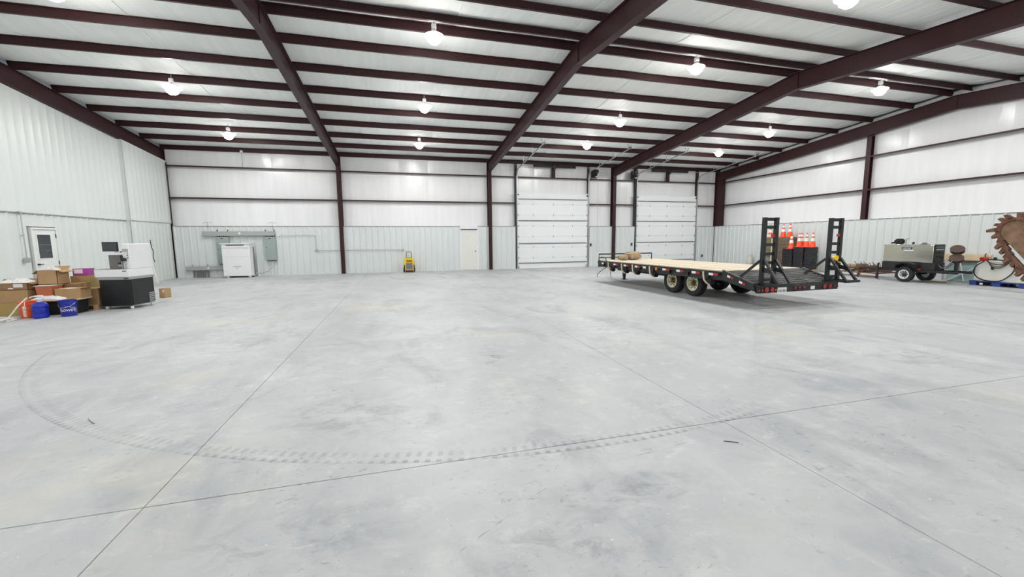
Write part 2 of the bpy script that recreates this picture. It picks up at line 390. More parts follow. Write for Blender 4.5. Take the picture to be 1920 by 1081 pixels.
# front wall (behind the viewpoint) ---------------------------------
wall_front = struct(B((-10.9, -1.2, -.05), (20.75, -1.1, 6.25)).build('wall_front', white_p), 'white insulated metal wall opposite the big doors')
run(XL+.01, XR, lambda u, d, z: (u, -.9+d, z), 0., WT, 'wainscot_sheet', liner, wall_front)
B((-10.7, -1.1, 2.2), (20.6, -1.04, 6.15)).build('insulation_blanket', vinyl, wall_front)
for z in (G1, G2): B((-10.5, -1.04, z-.03), (20.5, -.9, z+.03)).build('girt', maroon, wall_front)

# left partition ------------------------------------------------------
wall_left = struct(MB().prism([(-1.1, -.05), (23.2, -.05), (23.2, 6.1), (RIDGE, 7.1), (-1.1, 6.1)], 'x', -10.75, -10.62).build('wall_left', white_p), 'tall white ribbed liner partition with seam at door height')
YS = 19.93
ml = lambda u, d, z: (WLX+d-.03, u, z)
mlu = lambda u, d, z: (WLX+d, u, z)
LW = 2.575
for a, b in ((-1.0, 15.36), (16.40, YS)):
    run(a, b, ml, 0., LW+.03, 'lower_sheet', liner_w, wall_left, RH=.009)
sheet(15.36, 16.40, ml, 2.19, LW+.03, 'lower_sheet', liner_w, wall_left, RH=.009)
run(-1.0, YS, mlu, LW, lambda u: zr(u)-.012, 'upper_sheet', liner_w, wall_left, RH=.007)
B((WLX+.002, -1., LW-.004), (WLX+.012, YS, LW+.004)).build('seam_trim_shadow', trim_shade, wall_left)
dash = MB().bar((0, 0, -.045), (0, .19, -.045), .008, .010, (0, 0, 1)).bar((0, .19, -.045), (0, .235, -.004), .008, .007, (1, 0, 0)).mesh('seam_shadow_dash')  # grey dashes drawn for the shadow under the upper sheets' ribbed edge
for k in range(36):
    y = YS-.25-k*.305; link('seam_shadow_dash', dash, wall_left, (WLX+.004, y, LW), trim_shade)
# boxed-out corner chase
B((-10.6, YS, 0), (XL-.035, YS+.03, zr(YS)-.01)).build('chase_return', liner_w, wall_left)
run(YS, 22.915, lambda u, d, z: (XL-.05+d, u, z), 0., LW+.03, 'lower_sheet', liner_w, wall_left, RH=.009)
run(YS, 23.0, lambda u, d, z: (XL-.03+d, u, z), LW, lambda u: zr(u)-.012, 'upper_sheet', liner_w, wall_left, RH=.007)
B((XL-.022, YS, LW-.006), (XL-.012, 22.8, LW+.006)).build('seam_trim_shadow', trim_shade, wall_left)

B((XL-.012, 22.93, WT+.02), (XL+.022, 22.97, 5.36)).build('corner_strip', black, wall_left)  # black strip added for the dark line up the corner

# right wall ------------------------------------------------------------
wall_right = struct(MB().prism([(-1.1, -.05), (23.2, -.05), (23.2, 6.15), (RIDGE, 7.2), (-1.1, 6.15)], 'x', 20.66, 20.75).build('wall_right', white_p), 'white insulated end wall with grey ribbed lower sheets')
run(-.9, YW-.03, lambda u, d, z: (XR-d, u, z), 0., WT, 'wainscot_sheet', liner, wall_right)
B((XR-.022, -.9, WT-.012), (XR-.001, YW-.02, WT+.014)).build('top_trim_shadow', trim_shade, wall_right)
B((XR+.013, -.9, WT-.03), (20.6, YW, WT-.005)).build('ledge', liner, wall_right)
ys = [-1.05]
while ys[-1] < 23.1: ys.append(min(23.15, ys[-1]+1.52))
for a, b in zip(ys[:-1], ys[1:]):
    zs = [2.2, 2.45, 3.0, G1-.05, G1+.05, 4.4, G2-.05, G2+.05, 5.7]; nx = 7; vs = []
    for z in zs+['t']:
        for i in range(nx):
            t = i/(nx-1); y = a+(b-a)*t; zz = zb(y)+.19 if z == 't' else z
            bl = 0. if (z == 't' or any(abs(z-g) < .07 for g in (G1, G2))) else .035
            vs.append((20.60-bl*math.sin(math.pi*t)**.6, y, zz))
    k = len(vs); vs += [(20.65, p[1], p[2]) for p in vs]; nz = len(zs)+1; fs = []
    for j in range(nz-1):
        for i in range(nx-1):
            q = (j*nx+i, j*nx+i+1, (j+1)*nx+i+1, (j+1)*nx+i); fs += [q, tuple(k+t for t in reversed(q))]
    ring = list(range(nx))+[j*nx+nx-1 for j in range(1, nz)]+[(nz-1)*nx+i for i in range(nx-2, -1, -1)]+[j*nx for j in range(nz-2, 0, -1)]
    fs += [(ring[i], ring[(i+1) % len(ring)], k+ring[(i+1) % len(ring)], k+ring[i]) for i in range(len(ring))]
    MB().add(vs, fs).build('insulation_blanket', vinyl, wall_right)
EC = 13.98
for z in (G1, G2):
    for a, b in ((-1., EC-.1), (EC+.1, 22.35)):
        MB().prism([(20.34, z-.034), (20.346, z-.034), (20.346, z+.028), (20.57, z+.028), (20.57, z+.034), (20.34, z+.034)], 'y', a, b).build('girt', maroon, wall_right)
# rake angle under the roof edge
for sgn in (1, -1):
    a, b = (RIDGE, 23.1) if sgn > 0 else (-.95, RIDGE)
    MB().prism([(a, zb(a)+.13), (b, zb(b)+.13), (b, zb(b)+.20), (a, zb(a)+.20)], 'x', 20.44, 20.58).build('rake_angle', black, wall_right)

# roof blankets -----------------------------------------------------------
PUR = [23.06, 21.55, 20.05, 18.55, 17.05, 15.55, 14.05, 12.55, 11.33]
PURF = [2*RIDGE-y for y in PUR]
ceiling = struct(MB().prism([(23.3, zb(23.3)+.3), (RIDGE, zb(RIDGE)+.3), (-1.2, zb(-1.2)+.3), (-1.2, zb(-1.2)+.34), (RIDGE, zb(RIDGE)+.34), (23.3, zb(23.3)+.34)], 'x', -10.9, 20.8).build('ceiling', white_p), 'pitched metal roof lined with white faced insulation blankets')
def roof_profile(ylist):
    pts = []
    for a, b in zip(ylist[:-1], ylist[1:]):
        sag = .055 if abs(a-b) > .8 else .005
        for k in range(6):
            t = k/6; y = a+(b-a)*t; pts.append((y, zb(y)+.205-sag*math.sin(math.pi*t)**.75))
    pts.append((ylist[-1], zb(ylist[-1])+.205)); return pts
xs = [-10.62]
while xs[-1] < 20.6: xs.append(min(20.64, xs[-1]+1.53))
for side, yl in (('b', [23.2]+PUR+[RIDGE]), ('f', [-1.1]+PURF+[RIDGE])):
    prof = roof_profile(yl)
    for i, (a, b) in enumerate(zip(xs[:-1], xs[1:])):
        dz = .014*(i % 2); outl = [(y, z+dz) for y, z in prof]+[(y, z+.05) for y, z in reversed(prof)]
        MB().prism(outl, 'x', a-.02, b+.0).build('insulation_blanket', vinyl_roof, ceiling)

# purlins -------------------------------------------------------------------
def purlin(y, label):
    s = 1 if y > RIDGE else -1; z = zb(y)
    p = [(0, 0), (.064, 0), (.064, .006), (.006, .006), (.006, .197), (-.058, .197), (-.058, .203), (0, .203)]
    o = MB().prism([(y+s*a, z+b) for a, b in p], 'x', -10.5, 20.56).build('roof_purlin', maroon)
    tag(o, label, 'purlin', 'roof purlins')
for i, y in enumerate(PUR):
    purlin(y, 'maroon roof purlin, %s' % ('lowest, along the eave above the big doors' if i == 0 else 'ridge one on the side of the big doors' if i == 8 else ORD[i]+' up from the big doors wall'))
for i, y in enumerate(PURF):
    if y > 7: purlin(y, 'maroon roof purlin, %s' % ('ridge one facing away from the big doors' if i == 8 else '%s beyond the ridge pair, away from the big doors' % ORD[7-i]))
    else: purlin(y, 'maroon roof purlin, %s from the wall behind the viewpoint' % ORD[i])

# rigid frames ---------------------------------------------------------------
def frame(x, label, cy=22.80, half=.10, deep=0., drop=0.):
    t = thing('steel_frame_portal', label, 'steel frame', (x, cy, 0), 0, 'rigid steel frames')
    yf = 2*RIDGE-cy; L = lambda y: y-cy
    for s in (1, -1):
        ci = cy if s > 0 else yf; co = 23.14 if s > 0 else -1.03
        col = B((-.005, min(L(ci), L(co)), .012), (.005, max(L(ci), L(co)), zr(ci)-deep)).build('column', maroon, t)
        z1 = zr(ci)-deep
        B((-half, min(L(ci), L(ci)+.014*s), .012), (half, max(L(ci), L(ci)+.014*s), z1)).build('inner_flange', maroon, col)
        B((-half, min(L(co)-.012*s, L(co)), .012), (half, max(L(co)-.012*s, L(co)), zb(co))).build('outer_flange', maroon, col)
        B((-half-.02, L(ci)-.04*s if s > 0 else L(co)-.02, 0), (half+.02, L(co)+.02 if s > 0 else L(ci)+.04, .012)).build('base_plate', maroon, col)
        B((-half, min(L(ci), L(co)), z1-.005), (half, max(L(ci), L(co)), z1+.008)).build('knee_plate', maroon, col)
    web = [(L(23.14), zb(23.14)-drop), (L(23.14), zr(cy)-deep), (L(cy), zr(cy)-deep), (L(RIDGE), zr(RIDGE)-deep), (L(yf), zr(yf)-deep), (L(-1.03), zr(yf)-deep), (L(-1.03), zb(-1.03)-drop), (L(RIDGE), zb(RIDGE)-drop)]
    rf = MB().prism(web, 'x', -.005, .005).build('rafter', maroon, t)
    MB().prism([(L(cy), zr(cy)-deep), (L(RIDGE), zr(RIDGE)-deep), (L(yf), zr(yf)-deep), (L(yf), zr(yf)-deep+.014), (L(RIDGE), zr(RIDGE)-deep+.014), (L(cy), zr(cy)-deep+.014)], 'x', -half, half).build('bottom_flange', maroon, rf)
    e = .004+drop
    MB().prism([(L(23.14), zb(23.14)-e), (L(RIDGE), zb(RIDGE)-e), (L(-1.03), zb(-1.03)-e), (L(-1.03), zb(-1.03)-e-.012), (L(RIDGE), zb(RIDGE)-e-.012), (L(23.14), zb(23.14)-e-.012)], 'x', -half, half).build('top_flange', maroon, rf)
    for y in (RIDGE, ):
        MB().prism([(L(y)-.012, zr(y)-deep-.004), (L(y)+.012, zr(y)-deep-.004), (L(y)+.012, zb(y)-.02-drop), (L(y)-.012, zb(y)-.02-drop)], 'x', -.03, .03).build('splice_plate', maroon, rf)
    return t
frame(-10.47, 'maroon rigid steel frame standing against the white ribbed partition', 22.84, .09)
frame(X1, 'maroon rigid steel frame, next one in from the white partition')
frame(X2, 'maroon rigid steel frame between the cream door and a big overhead door')
frame(X3, 'maroon rigid steel frame between the two big overhead doors')
frame(20.36, 'maroon rigid steel frame along the end wall behind the welder', 22.42, .09, .08, .09)
ec = thing('endwall_column', 'maroon steel wind column on the end wall above the grey sheets', 'column', (20.36, EC, 0))
ecw = B((.012, -.005, 0), (.17, .005, zr(EC)-.08)).build('web', maroon, ec)
B((0, -.1, 0), (.012, .1, zr(EC)-.085)).build('inner_flange', maroon, ec); B((.17, -.1, 0), (.182, .1, zr(EC)-.085)).build('outer_flange', maroon, ec)

# ------------------------------------------------------------------ doors
# cream walk door on the back wall
d1 = struct(B((3.32, 22.97, .01), (4.2, 23.02, 2.16)).build('door_1', cream, bev=.003), 'cream flush walk door in the back wall')
MB().box((3.27, 22.945, 0), (3.325, 23.1, 2.225)).box((4.195, 22.945, 0), (4.25, 23.1, 2.225)).box((3.325, 22.945, 2.165), (4.195, 23.1, 2.225)).build('door_frame', white_p, d1, bev=.003)
MB().lathe([(.0, -.055), (.026, -.05), (.03, -.03), (.014, -.015), (.032, -.004), (.032, 0)], (4.11, 22.97, 1.06), 'y').build('door_knob', dsteel, d1)
# partition door with window
d2 = struct(B((-10.52, 15.45, .01), (-10.46, 16.31, 2.10)).build('door_2', door_w, bev=.003), 'white walk door with glazed upper half in the partition')
MB().box((-10.53, 15.40, 0), (-10.43, 15.455, 2.16)).box((-10.53, 16.305, 0), (-10.43, 16.36, 2.16)).box((-10.53, 15.455, 2.105), (-10.43, 16.305, 2.16)).build('door_frame', door_w, d2, bev=.003)
B((-10.462, 15.60, 1.24), (-10.456, 16.09, 1.95)).build('window_pane', darkglass, d2)  # dark pane colour stands for the unlit room behind
MB().box((-10.462, 15.57, 1.21), (-10.445, 15.60, 1.98)).box((-10.462, 16.09, 1.21), (-10.445, 16.12, 1.98)).box((-10.462, 15.60, 1.21), (-10.445, 16.09, 1.24)).box((-10.462, 15.60, 1.95), (-10.445, 16.09, 1.98)).build('window_frame', white_p, d2)
B((-10.458, 15.66, 1.635), (-10.452, 16.07, 1.655)).build('shelf_line', greypan, d2)  # grey strips on the pane stand for a shelf showing in the glass
B((-10.458, 15.83, 1.46), (-10.453, 16.05, 1.472)).build('shelf_line', greypan, d2)
MB().cyl((-10.46, 15.52, 1.06), (-10.40, 15.52, 1.06), .024).bar((-10.41, 15.50, 1.06), (-10.41, 15.65, 1.06), .02, .022).build('lever_handle', dsteel, d2)
for z in (1.92, 1.08, .25): B((-10.462, 16.295, z-.06), (-10.435, 16.33, z+.06)).build('hinge', dsteel, d2)

# sectional overhead doors
def overhead(n, x0, x1, label, op_side):
    cx = (x0+x1)/2
    d = bpy.data.objects.new('door_%d' % n, None); COL.objects.link(d); d.location = (cx, 22.9, 0); struct(d, label)
    hw = (x1-x0)/2; H = 4.33; ns = 7; sh = H/ns
    sec = None
    for k in range(ns):
        mb = MB(); z0, z1 = k*sh+.002, (k+1)*sh-.002
        mb.box((-hw+.06, .03, z0), (hw-.06, .075, z1))
        o = mb.build('section', white_d, d, bev=.004)
        for s in (-1, 1): B((s*(hw-.06)-.03, .018, z0+.01), (s*(hw-.06)+.03, .03, z1-.01)).build('end_stile', white_p, o)
    for z in (.32, 1.46, 2.77, 4.0):
        MB().prism([(.03, z-.016), (.03, z+.016), (-.02, z+.014), (-.02, z-.014)], 'x', -hw+.08, hw-.08).build('strut', dsteel, d)
    hm = None
    for k in range(1, ns):
        z = k*sh
        for xx in (-hw*.56, 0, hw*.55):
            mb = MB().box((-.02, -.012, -.055), (.02, 0, .055)).cyl((-.022, -.008, 0), (.022, -.008, 0), .012, n=8)
            if hm is None: hm = mb.mesh('hinge')
            link('hinge', hm, d, (xx, .03, z), galv)
        for s in (-1, 1):
            B((-.045, -.015, -.05), (.045, 0, .05)).build('roller_bracket', galv, d, loc=(s*(hw-.07), .02, z))
    for s in (-1, 1):
        B((s*(hw-.07)-.05, -.01, .03), (s*(hw-.07)+.05, .03, .15)).build('bottom_bracket', galv, d)
        B((s*(hw-.07)-.04, -.01, H-.13), (s*(hw-.07)+.04, .03, H-.05)).build('top_bracket', dsteel, d)
        # C track: upright, bend, then following the roof
        xt = s*(hw+.005); pth = [(xt, -.02, 0.), (xt, -.02, 5.25)]
        for k in range(1, 9):
            t = k/8*math.radians(83); pth.append((xt, -.02-.42*(1-math.cos(t)), 5.25+.42*math.sin(t)))
        yb, zz = pth[-1][1], pth[-1][2]
        pth.append((xt, -4.5, zz+.06+.0845*3.9))
        mb = MB()
        for p, q in zip(pth[:-1], pth[1:]): mb.bar(p, q, .055, .03, (0, -1, 0) if q[1] > -.3 else (0, 0, 1))
        mb.build('track', galv, d)
        pe = pth[-1]; MB().box((xt-.10, -4.53, pe[2]-.02), (xt+.10, -4.49, pe[2]+.06)).bar((xt, -4.51, pe[2]), (xt-.12, -4.51, pe[2]+.2), .04, .03).bar((xt, -4.51, pe[2]), (xt+.1, -4.51, pe[2]+.18), .04, .03).build('track_end_bracket', galv, d)
        for yy in (-1.35, -2.85):
            zt = zz+.06+.0845*3.9*(abs(yy)-abs(yb))/(4.5-abs(yb)); MB().bar((xt, yy, zt), (xt, yy, zb(22.9+yy)+.02), .035, .012, (0, 1, 0)).build('track_hanger', galv, d)
        MB().bar((xt+s*.01, .0, 5.2), (xt+s*.01, .0, 5.95), .06, .05, (0, 1, 0)).build('spring_end_plate', dsteel, d)
    MB().cyl((-hw-.15, -.12, 5.85), (hw+.15, -.12, 5.85), .016, n=10).build('spring_shaft', galv, d)
    for a, b in ((-1.25, -.12), (.12, 1.28)):
        mb = MB().cyl((a, -.12, 5.85), (b, -.12, 5.85), .065, n=16)
        for q in (a, b): mb.cyl((q-.03, -.12, 5.85), (q+.03, -.12, 5.85), .075, n=16)
        mb.build('torsion_spring', black, d)
    B((-.06, -.16, 5.68), (.06, .04, 5.95)).build('centre_bearing', dsteel, d)
    return d
overhead(3, *OD[0], 'tall white sectional overhead door beyond the trailer front', 1)
overhead(4, *OD[1], 'tall white sectional overhead door beyond the trailer deck', -1)
def operator(x, label):
    t = thing('door_operator', label, 'door opener', (x, 22.72, 5.3), 0, 'overhead door openers')
    B((-.16, .02, 0), (.16, .22, .48)).build('housing', black, t, bev=.02)
    MB().cyl((-.05, .02, .16), (-.05, -.14, .16), .1, n=18).build('motor', blackm, t)
    MB().lathe([(.12, -.02), (.12, .0), (.05, .0), (.05, .03), (.12, .03), (.12, .05)], (.10, -.02, .36), 'y').build('chain_sprocket', dsteel, t)
    B((.02, -.03, .03), (.13, .02, .11)).build('label_plate', white_p, t)
    MB().tube([(.15, .0, .35), (.19, .0, .1), (.2, .0, -.9), (.2, .02, -4.4)], .008).build('pull_chain', galv, t)
operator(11.36, 'black door opener with motor beside the door nearer the cream door')
operator(14.02, 'black door opener with motor beside the door nearer the end wall')
for x, lb in ((11.22, 'small black wall switch beside the door nearer the cream door'), (14.02, 'small black wall switch beside the door nearer the end wall')):
    t = thing('wall_switch', lb, 'switch', (x, 22.86, 1.25), 0, 'door push-button stations')
    B((-.045, 0, 0), (.045, .06, .17)).build('box', black, t, bev=.005)
    for z in (.035, .085, .135): MB().cyl((0, 0, z), (0, -.015, z), .016, n=10).build('button', greypan, t)

# ------------------------------------------------------------------ lamps
def lamp_thing(x, y, label):
    z = zb(y)-.20
    t = thing('high_bay_light', label, 'ceiling light', (x, y, z), 0, 'round high bay lights')
    MB().lathe([(.13, -.004), (.245, -.006), (.245, .006), (.10, .05), (.09, .10), (.0, .105)], n=28).build('housing', white_p, t)  # rim widened to shade the roof from the lens
    MB().lathe([(.0, -.20)]+[(.175*math.sin(a), -.05-.15*math.cos(a)) for a in (.5, 1.0, 1.45, 1.85, 2.3)]+[(.125, .03)], n=16).build('lens', lensm, t)  # lens swelled to a globe to match the glare around the lamp
    for k in range(12):
        a = k*math.pi/6; MB().bar((.085*math.cos(a), .085*math.sin(a), .06), (.135*math.cos(a), .135*math.sin(a), .05), .008, .035).build('cooling_fin', white_p, t)
    MB().box((-.06, -.05, .16), (.06, .05, .28)).build('driver_box', white_p, t, bev=.006)
    MB().tube([(0, 0, .1), (0, 0, .40)], .014, 8).build('hanger', galv, t)
    ld = bpy.data.lights.new('lamp_glow', 'AREA'); ld.shape = 'DISK'; ld.size = .36; ld.energy = LAMP_W; ld.color = LAMP_C
    lo = bpy.data.objects.new('lamp_glow', ld); COL.objects.link(lo); lo.parent = t; lo.location = (0, 0, -.205)
bays = [(-6.6, 'in the bay beside the white partition'), (1.04, 'in the bay of the cream door'), (8.85, 'in the bay over the trailer'), (16.45, 'in the bay along the end wall')]
for i, (x, nm) in enumerate(bays):
    for j, (y, row) in enumerate(((19.8 if i < 2 else 18.6, 'row next the big doors'), (15.55, 'second row from them'), (11.1, 'row under the ridge'), (6.7, 'first row past the ridge'), (2.3, 'unseen row farthest from the big doors'))):  # farthest row is unseen, kept to light the near floor
        lamp_thing(x, y, 'lit round lamp %s, %s' % (nm, row))

# ------------------------------------------------------------------ electrical gear on the back wall
YB = 22.885   # face of the ribs
def wb(a, b): return B(a, b)
t = thing('wireway', 'long grey steel wireway mounted above the two breaker panels', 'wireway', (-7.5, YB, 1.98))
B((-1.55, -.13, 0), (1.55, 0, .22)).build('trough', grey_box, t, bev=.004)
B((-1.55, -.137, .012), (1.55, -.13, .208)).build('cover', grey_box, t, bev=.002)
MB().lathe([(.045, -.02), (.05, 0)], (0.02, -.137, .12), 'y', 16).build('round_sticker', white_p, t)
for x in (-.94, -.5, 1.12, 1.5): MB().cyl((x, -.06, .22), (x, -.06, .30), .022, n=10).build('conduit_fitting', dsteel, t)
for x in (-1.33, 1.44):
    MB().tube([(x, -.02, .30), (x, -.02, .62), (x-.03, .0, .66)], .006, 6).build('hanger_wire', dsteel, t)
    MB().tube([(x-.18, -.03, .58), (x-.1, -.03, .645), (x, -.03, .655), (x+.1, -.03, .645), (x+.2, -.03, .6)], .010, 6).build('hanger_clip', galv, t)
def panel(x0, x1, z0, z1, label):
    t = thing('breaker_panel', label, 'breaker panel', ((x0+x1)/2, YB, z0), 0, 'grey breaker panels'); h = (x1-x0)/2; H = z1-z0
    B((-h, -.14, 0), (h, 0, H)).build('box', greyblue, t, bev=.004)
    c = B((-h+.005, -.15, .005), (h-.005, -.14, H-.005)).build('cover', greyblue, t, bev=.003)
    B((-h+.05, -.158, .12), (h-.05, -.15, H-.13)).build('door', greyblue, c, bev=.003)
    B((-.05, -.156, H-.10), (.05, -.15, H-.06)).build('label_plate', black, c)
    B((-h+.07, -.166, H*.52), (-h+.10, -.158, H*.56)).build('latch', dsteel, c)
    B((-h+.06, -.12, -.03), (h-.06, -.02, 0)).build('bottom_gland', blackm, t)
    for k in range(6): MB().cyl((-h+.05+k*(2*h-.1)/5, -.07, H), (-h+.05+k*(2*h-.1)/5, -.07, 1.978-z0), .026, n=10).build('nipple', black, t)
panel(-8.50, -7.97, .64, 1.93, 'grey green breaker panel half hidden behind the white cabinet')
panel(-6.44, -5.93, .78, 1.93, 'grey green breaker panel clear of the white cabinet, flexible conduit below')
t = thing('lower_wireway', 'short grey wireway low on the wall feeding conduits into the floor', 'wireway', (-9.0, YB, .35))
B((-.86, -.12, 0), (.86, 0, .19)).build('trough', grey_box, t, bev=.004)
B((-.86, -.126, .01), (.86, -.12, .18)).build('cover', grey_box, t, bev=.002)
MB().lathe([(.038, -.016), (.042, 0)], (.08, -.126, .11), 'y', 14).build('round_sticker', white_p, t)
for x in (-.58, .03): MB().cyl((x, -.06, .19), (x, -.06, .29), .03, n=10).build('conduit_stub', grey_box, t)
for x in (-.55, -.42, -.32, -.21, -.10, .04): MB().cyl((x, -.06, -.35), (x, -.06, 0), .034, n=12).build('conduit', greypan, t)
# surface conduit to an outlet
t = thing('surface_conduit', 'thin galvanised conduit running along the grey sheets behind the column', 'conduit', (-5.8, 22.84, 1.98))
MB().tube([(-.02, .0, -.06), (.12, 0, .015), (.35, 0, .03), (1.0, 0, .02), (1.55, 0, .02), (1.64, 0, -.02), (1.66, 0, -.1), (1.67, 0, -.72)], .013, 8).build('pipe', galv, t)
MB().tube([(1.67, 0, -.765), (2.905, 0, -.77)], .013, 8).build('pipe', galv, t)
MB().tube([(2.935, 0, -.77), (5.9, 0, -.78)], .013, 8).build('pipe', galv, t)
B((1.62, -.05, -.81), (1.73, .05, -.71)).build('junction_box', galv, t, bev=.004)
B((5.88, -.04, -.83), (6.0, .05, -.73)).build('outlet_box', galv, t, bev=.004)
for x in (.6, 1.2, 2.6, 4.6): B((x-.012, -.016, -.80 if x > 2 else -.005), (x+.012, .04, -.755 if x > 2 else .045)).build('strap', galv, t)
# flexible whip
t = tag(MB().tube([(-6.12, 22.80, .745), (-6.13, 22.78, .6), (-6.2, 22.7, .4), (-6.35, 22.6, .24), (-6.55, 22.5, .17), (-6.80, 22.40, .16)], .028, 10).build('flexible_conduit', galv), 'curved flexible metal conduit from breaker panel into white cabinet', 'conduit')
# white cabinet
t = thing('white_cabinet', 'large white sheet-metal cabinet on feet in front of the breaker panels', 'cabinet', (-7.51, 22.16, 0), math.radians(-7))
w2 = .61
B((-w2, 0, .07), (w2, .42, 1.58)).build('body', white_p, t, bev=.008)
B((-w2-.06, -.05, 1.58), (w2+.02, .45, 1.63)).build('lid', white_p, t, bev=.008)
MB().prism([(-.45, 1.56), (.42, 1.56), (.34, 1.51), (-.38, 1.51)], 'y', -.012, .002).build('recess_shade', greypan, t)  # grey plate on the flat front, shade of a recess put into its colour
MB().prism([(-.0, 1.40), (-.045, 1.43), (-.045, 1.45), (0, 1.45)], 'x', -w2+.03, w2-.05).build('drip_ledge', white_p, t)
pnl = B((-w2+.03, -.012, 1.0), (w2-.03, 0, 1.39)).build('upper_door', white_p, t, bev=.004)
pn2 = B((-w2+.03, -.014, .09), (w2-.03, 0, .985)).build('lower_door', white_p, t, bev=.004)
B((-.16, -.024, .525), (.19, -.014, .54)).build('pull_slot', greypan, pn2); B((-.03, -.02, .42), (.05, -.014, .44)).build('badge', grey_box, pn2)
B((w2, .32, .1), (w2+.012, .41, 1.45)).build('side_louver', greypan, t)
for x in (-.45, -.3, .38, .5): B((x-.045, .06, 0), (x+.045, .14, .07)).build('foot', white_p if x in (-.45, .5) else black, t)
B((-.55, .32, 0), (.55, .40, .07)).build('foot_rail', blackm, t)
# wire drop with box below the eave
t = thing('wire_drop', 'hanging wire with small white box below the eave purlin', 'wire', (-7.15, 22.90, 5.15))
MB().tube([(0, .0, .05), (.0, -.01, .5), (0, -.03, .78)], .007, 6).build('wire', dsteel, t); B((-.05, -.06, .78), (.05, .02, .88)).build('box', white_p, t, bev=.004)
# yellow jobsite unit
t = thing('yellow_trolley', 'yellow and black wheeled jobsite box with tall pull handle', 'tool box', (.44, 22.42, 0))
MB().prism([(-.25, .06), (.25, .06), (.27, .45), (.22, .76), (-.22, .76), (-.27, .45)], 'y', 0, .32).build('shell', yellow, t, bev=.02)
B((-.17, -.015, .16), (.17, .0, .5)).build('front_grille', greypan, t, bev=.008)
for z in (.55, .62): B((-.15, -.012, z), (.15, 0, z+.03)).build('vent_slot', blackm, t)
B((-.16, .02, .755), (.16, .25, .775)).build('top_tray', black, t)
B((-.2, -.03, .03), (.2, .04, .12)).build('bumper', dsteel, t, bev=.01)
for s in (-1, 1): MB().lathe([(.06, -.035), (.12, -.03), (.13, 0), (.12, .03), (.06, .035)], (s*.27, .22, .13), 'x', 20).build('wheel', rubber, t)
for s in (-1, 1): B((s*.25-.025, -.02, .04), (s*.25+.025, .03, .4)).build('corner_guard', black, t, bev=.008)
MB().tube([(-.13, .24, .74), (-.13, .24, 1.05), (-.11, .24, 1.08), (.11, .24, 1.08), (.13, .24, 1.05), (.13, .24, .74)], .016, 8).build('pull_handle', dsteel, t)
# conduit and box on the partition
t = thing('partition_conduit', 'galvanised conduit dropping to an outlet box beside the glazed door', 'conduit', (-10.41, 15.10, 1.2))
MB().tube([(0, 0, .08), (0, .0, 1.33), (-.03, 0, 1.38)], .013, 8).build('pipe', galv, t)
B((-.05, -.06, -.06), (.03, .07, .08)).build('outlet_box', galv, t, bev=.006); B((-.06, -.035, 1.33), (.02, .035, 1.40)).build('elbow_box', galv, t, bev=.004)
B((-.05, -.02, .70), (.015, .02, .73)).build('strap', galv, t)

# ------------------------------------------------------------------ laser marking machine on casters
t = thing('marking_machine', 'white and black laser marking workstation on casters with screen', 'machine', (-6.64, 12.50, 0), math.radians(-8))
# local: x negative away from the front corner, y backwards
B((-.70, 0, .09), (-.004, .80, .76)).build('black_cabinet', black, t, bev=.006)
B((-.68, -.006, .11), (-.03, 0, .74)).build('front_door', black, t, bev=.004)
B((0, .03, .11), (.006, .77, .74)).build('side_door', black, t, bev=.004)
vt = B((.006, .58, .10), (.022, .77, .36)).build('vent_grille', galv, t)
for k in range(5): B((.02, .59, .125+k*.048), (.028, .76, .142+k*.048)).build('louver', blackm, vt)
B((-.73, -.02, .76), (.01, .82, .825)).build('grey_rim', grey_box, t, bev=.004)
B((-.76, -.04, .825), (.02, .84, 1.02)).build('worktop', white_p, t, bev=.012)
B((-.75, -.035, 1.02), (-.02, .30, 1.026)).build('work_mat', greypan, t)
B((-.12, -.045, .965), (-.03, -.04, .985)).build('drawer_pull', black, t); B((-.12, -.026, .775), (-.02, -.02, .80)).build('drawer_pull', black, t)
B((-.15, .05, 1.02), (.02, .83, 1.66)).build('tower', white_p, t, bev=.015)
B((-.135, .042, 1.46), (.0, .05, 1.53)).build('tower_slot', grey_box, t, bev=.003)
for z in (1.31, 1.37): MB().cyl((-.02, .05, z), (-.02, .035, z), .012, n=10).build('button', black, t)
B((-.04, .04, 1.42), (-.0, .05, 1.432)).build('status_plate', greypan, t)
B((-.50, .10, 1.026), (-.19, .42, 1.38)).build('grey_enclosure', greypan, t, bev=.006)
B((-.52, .08, 1.38), (-.17, .46, 1.41)).build('monitor_shelf', white_p, t, bev=.004)
mo = B((-.62, .10, 1.47), (-.27, .14, 1.71)).build('monitor', black, t, bev=.006); B((-.605, .095, 1.485), (-.285, .10, 1.695)).build('monitor_screen', screen, mo)
MB().box((-.38, .14, 1.42), (-.30, .17, 1.56)).build('monitor_stand', white_p, t)
B((-.27, .16, 1.44), (-.15, .24, 1.47)).build('monitor_arm', black, t)
B((-.14, -.04, 1.22), (-.05, .05, 1.30)).build('laser_head', black, t, bev=.01)
MB().tube([(-.14, .0, 1.29), (-.15, .0, 1.36), (-.12, .0, 1.38), (-.10, 0, 1.30)], .012, 8).build('head_handle', black, t)
for x in (-.135, -.06): MB().cyl((x, 0.0, 1.02), (x, .0, 1.23), .010, n=8).build('head_post', galv, t)
B((-.22, .0, 1.10), (-.15, .05, 1.13)).build('sample_holder', galv, t); B((-.25, .03, 1.15), (-.2, .07, 1.19)).build('sensor', black, t)
MB().tube([(.03, .80, 1.76), (.03, .82, 1.55), (.05, .84, 1.45), (.03, .84, 1.3), (.05, .85, 1.15)], .010, 6).build('power_cable', dsteel, t)
B((-.69, .02, .078), (-.01, .78, .09)).build('base_frame', galv, t)
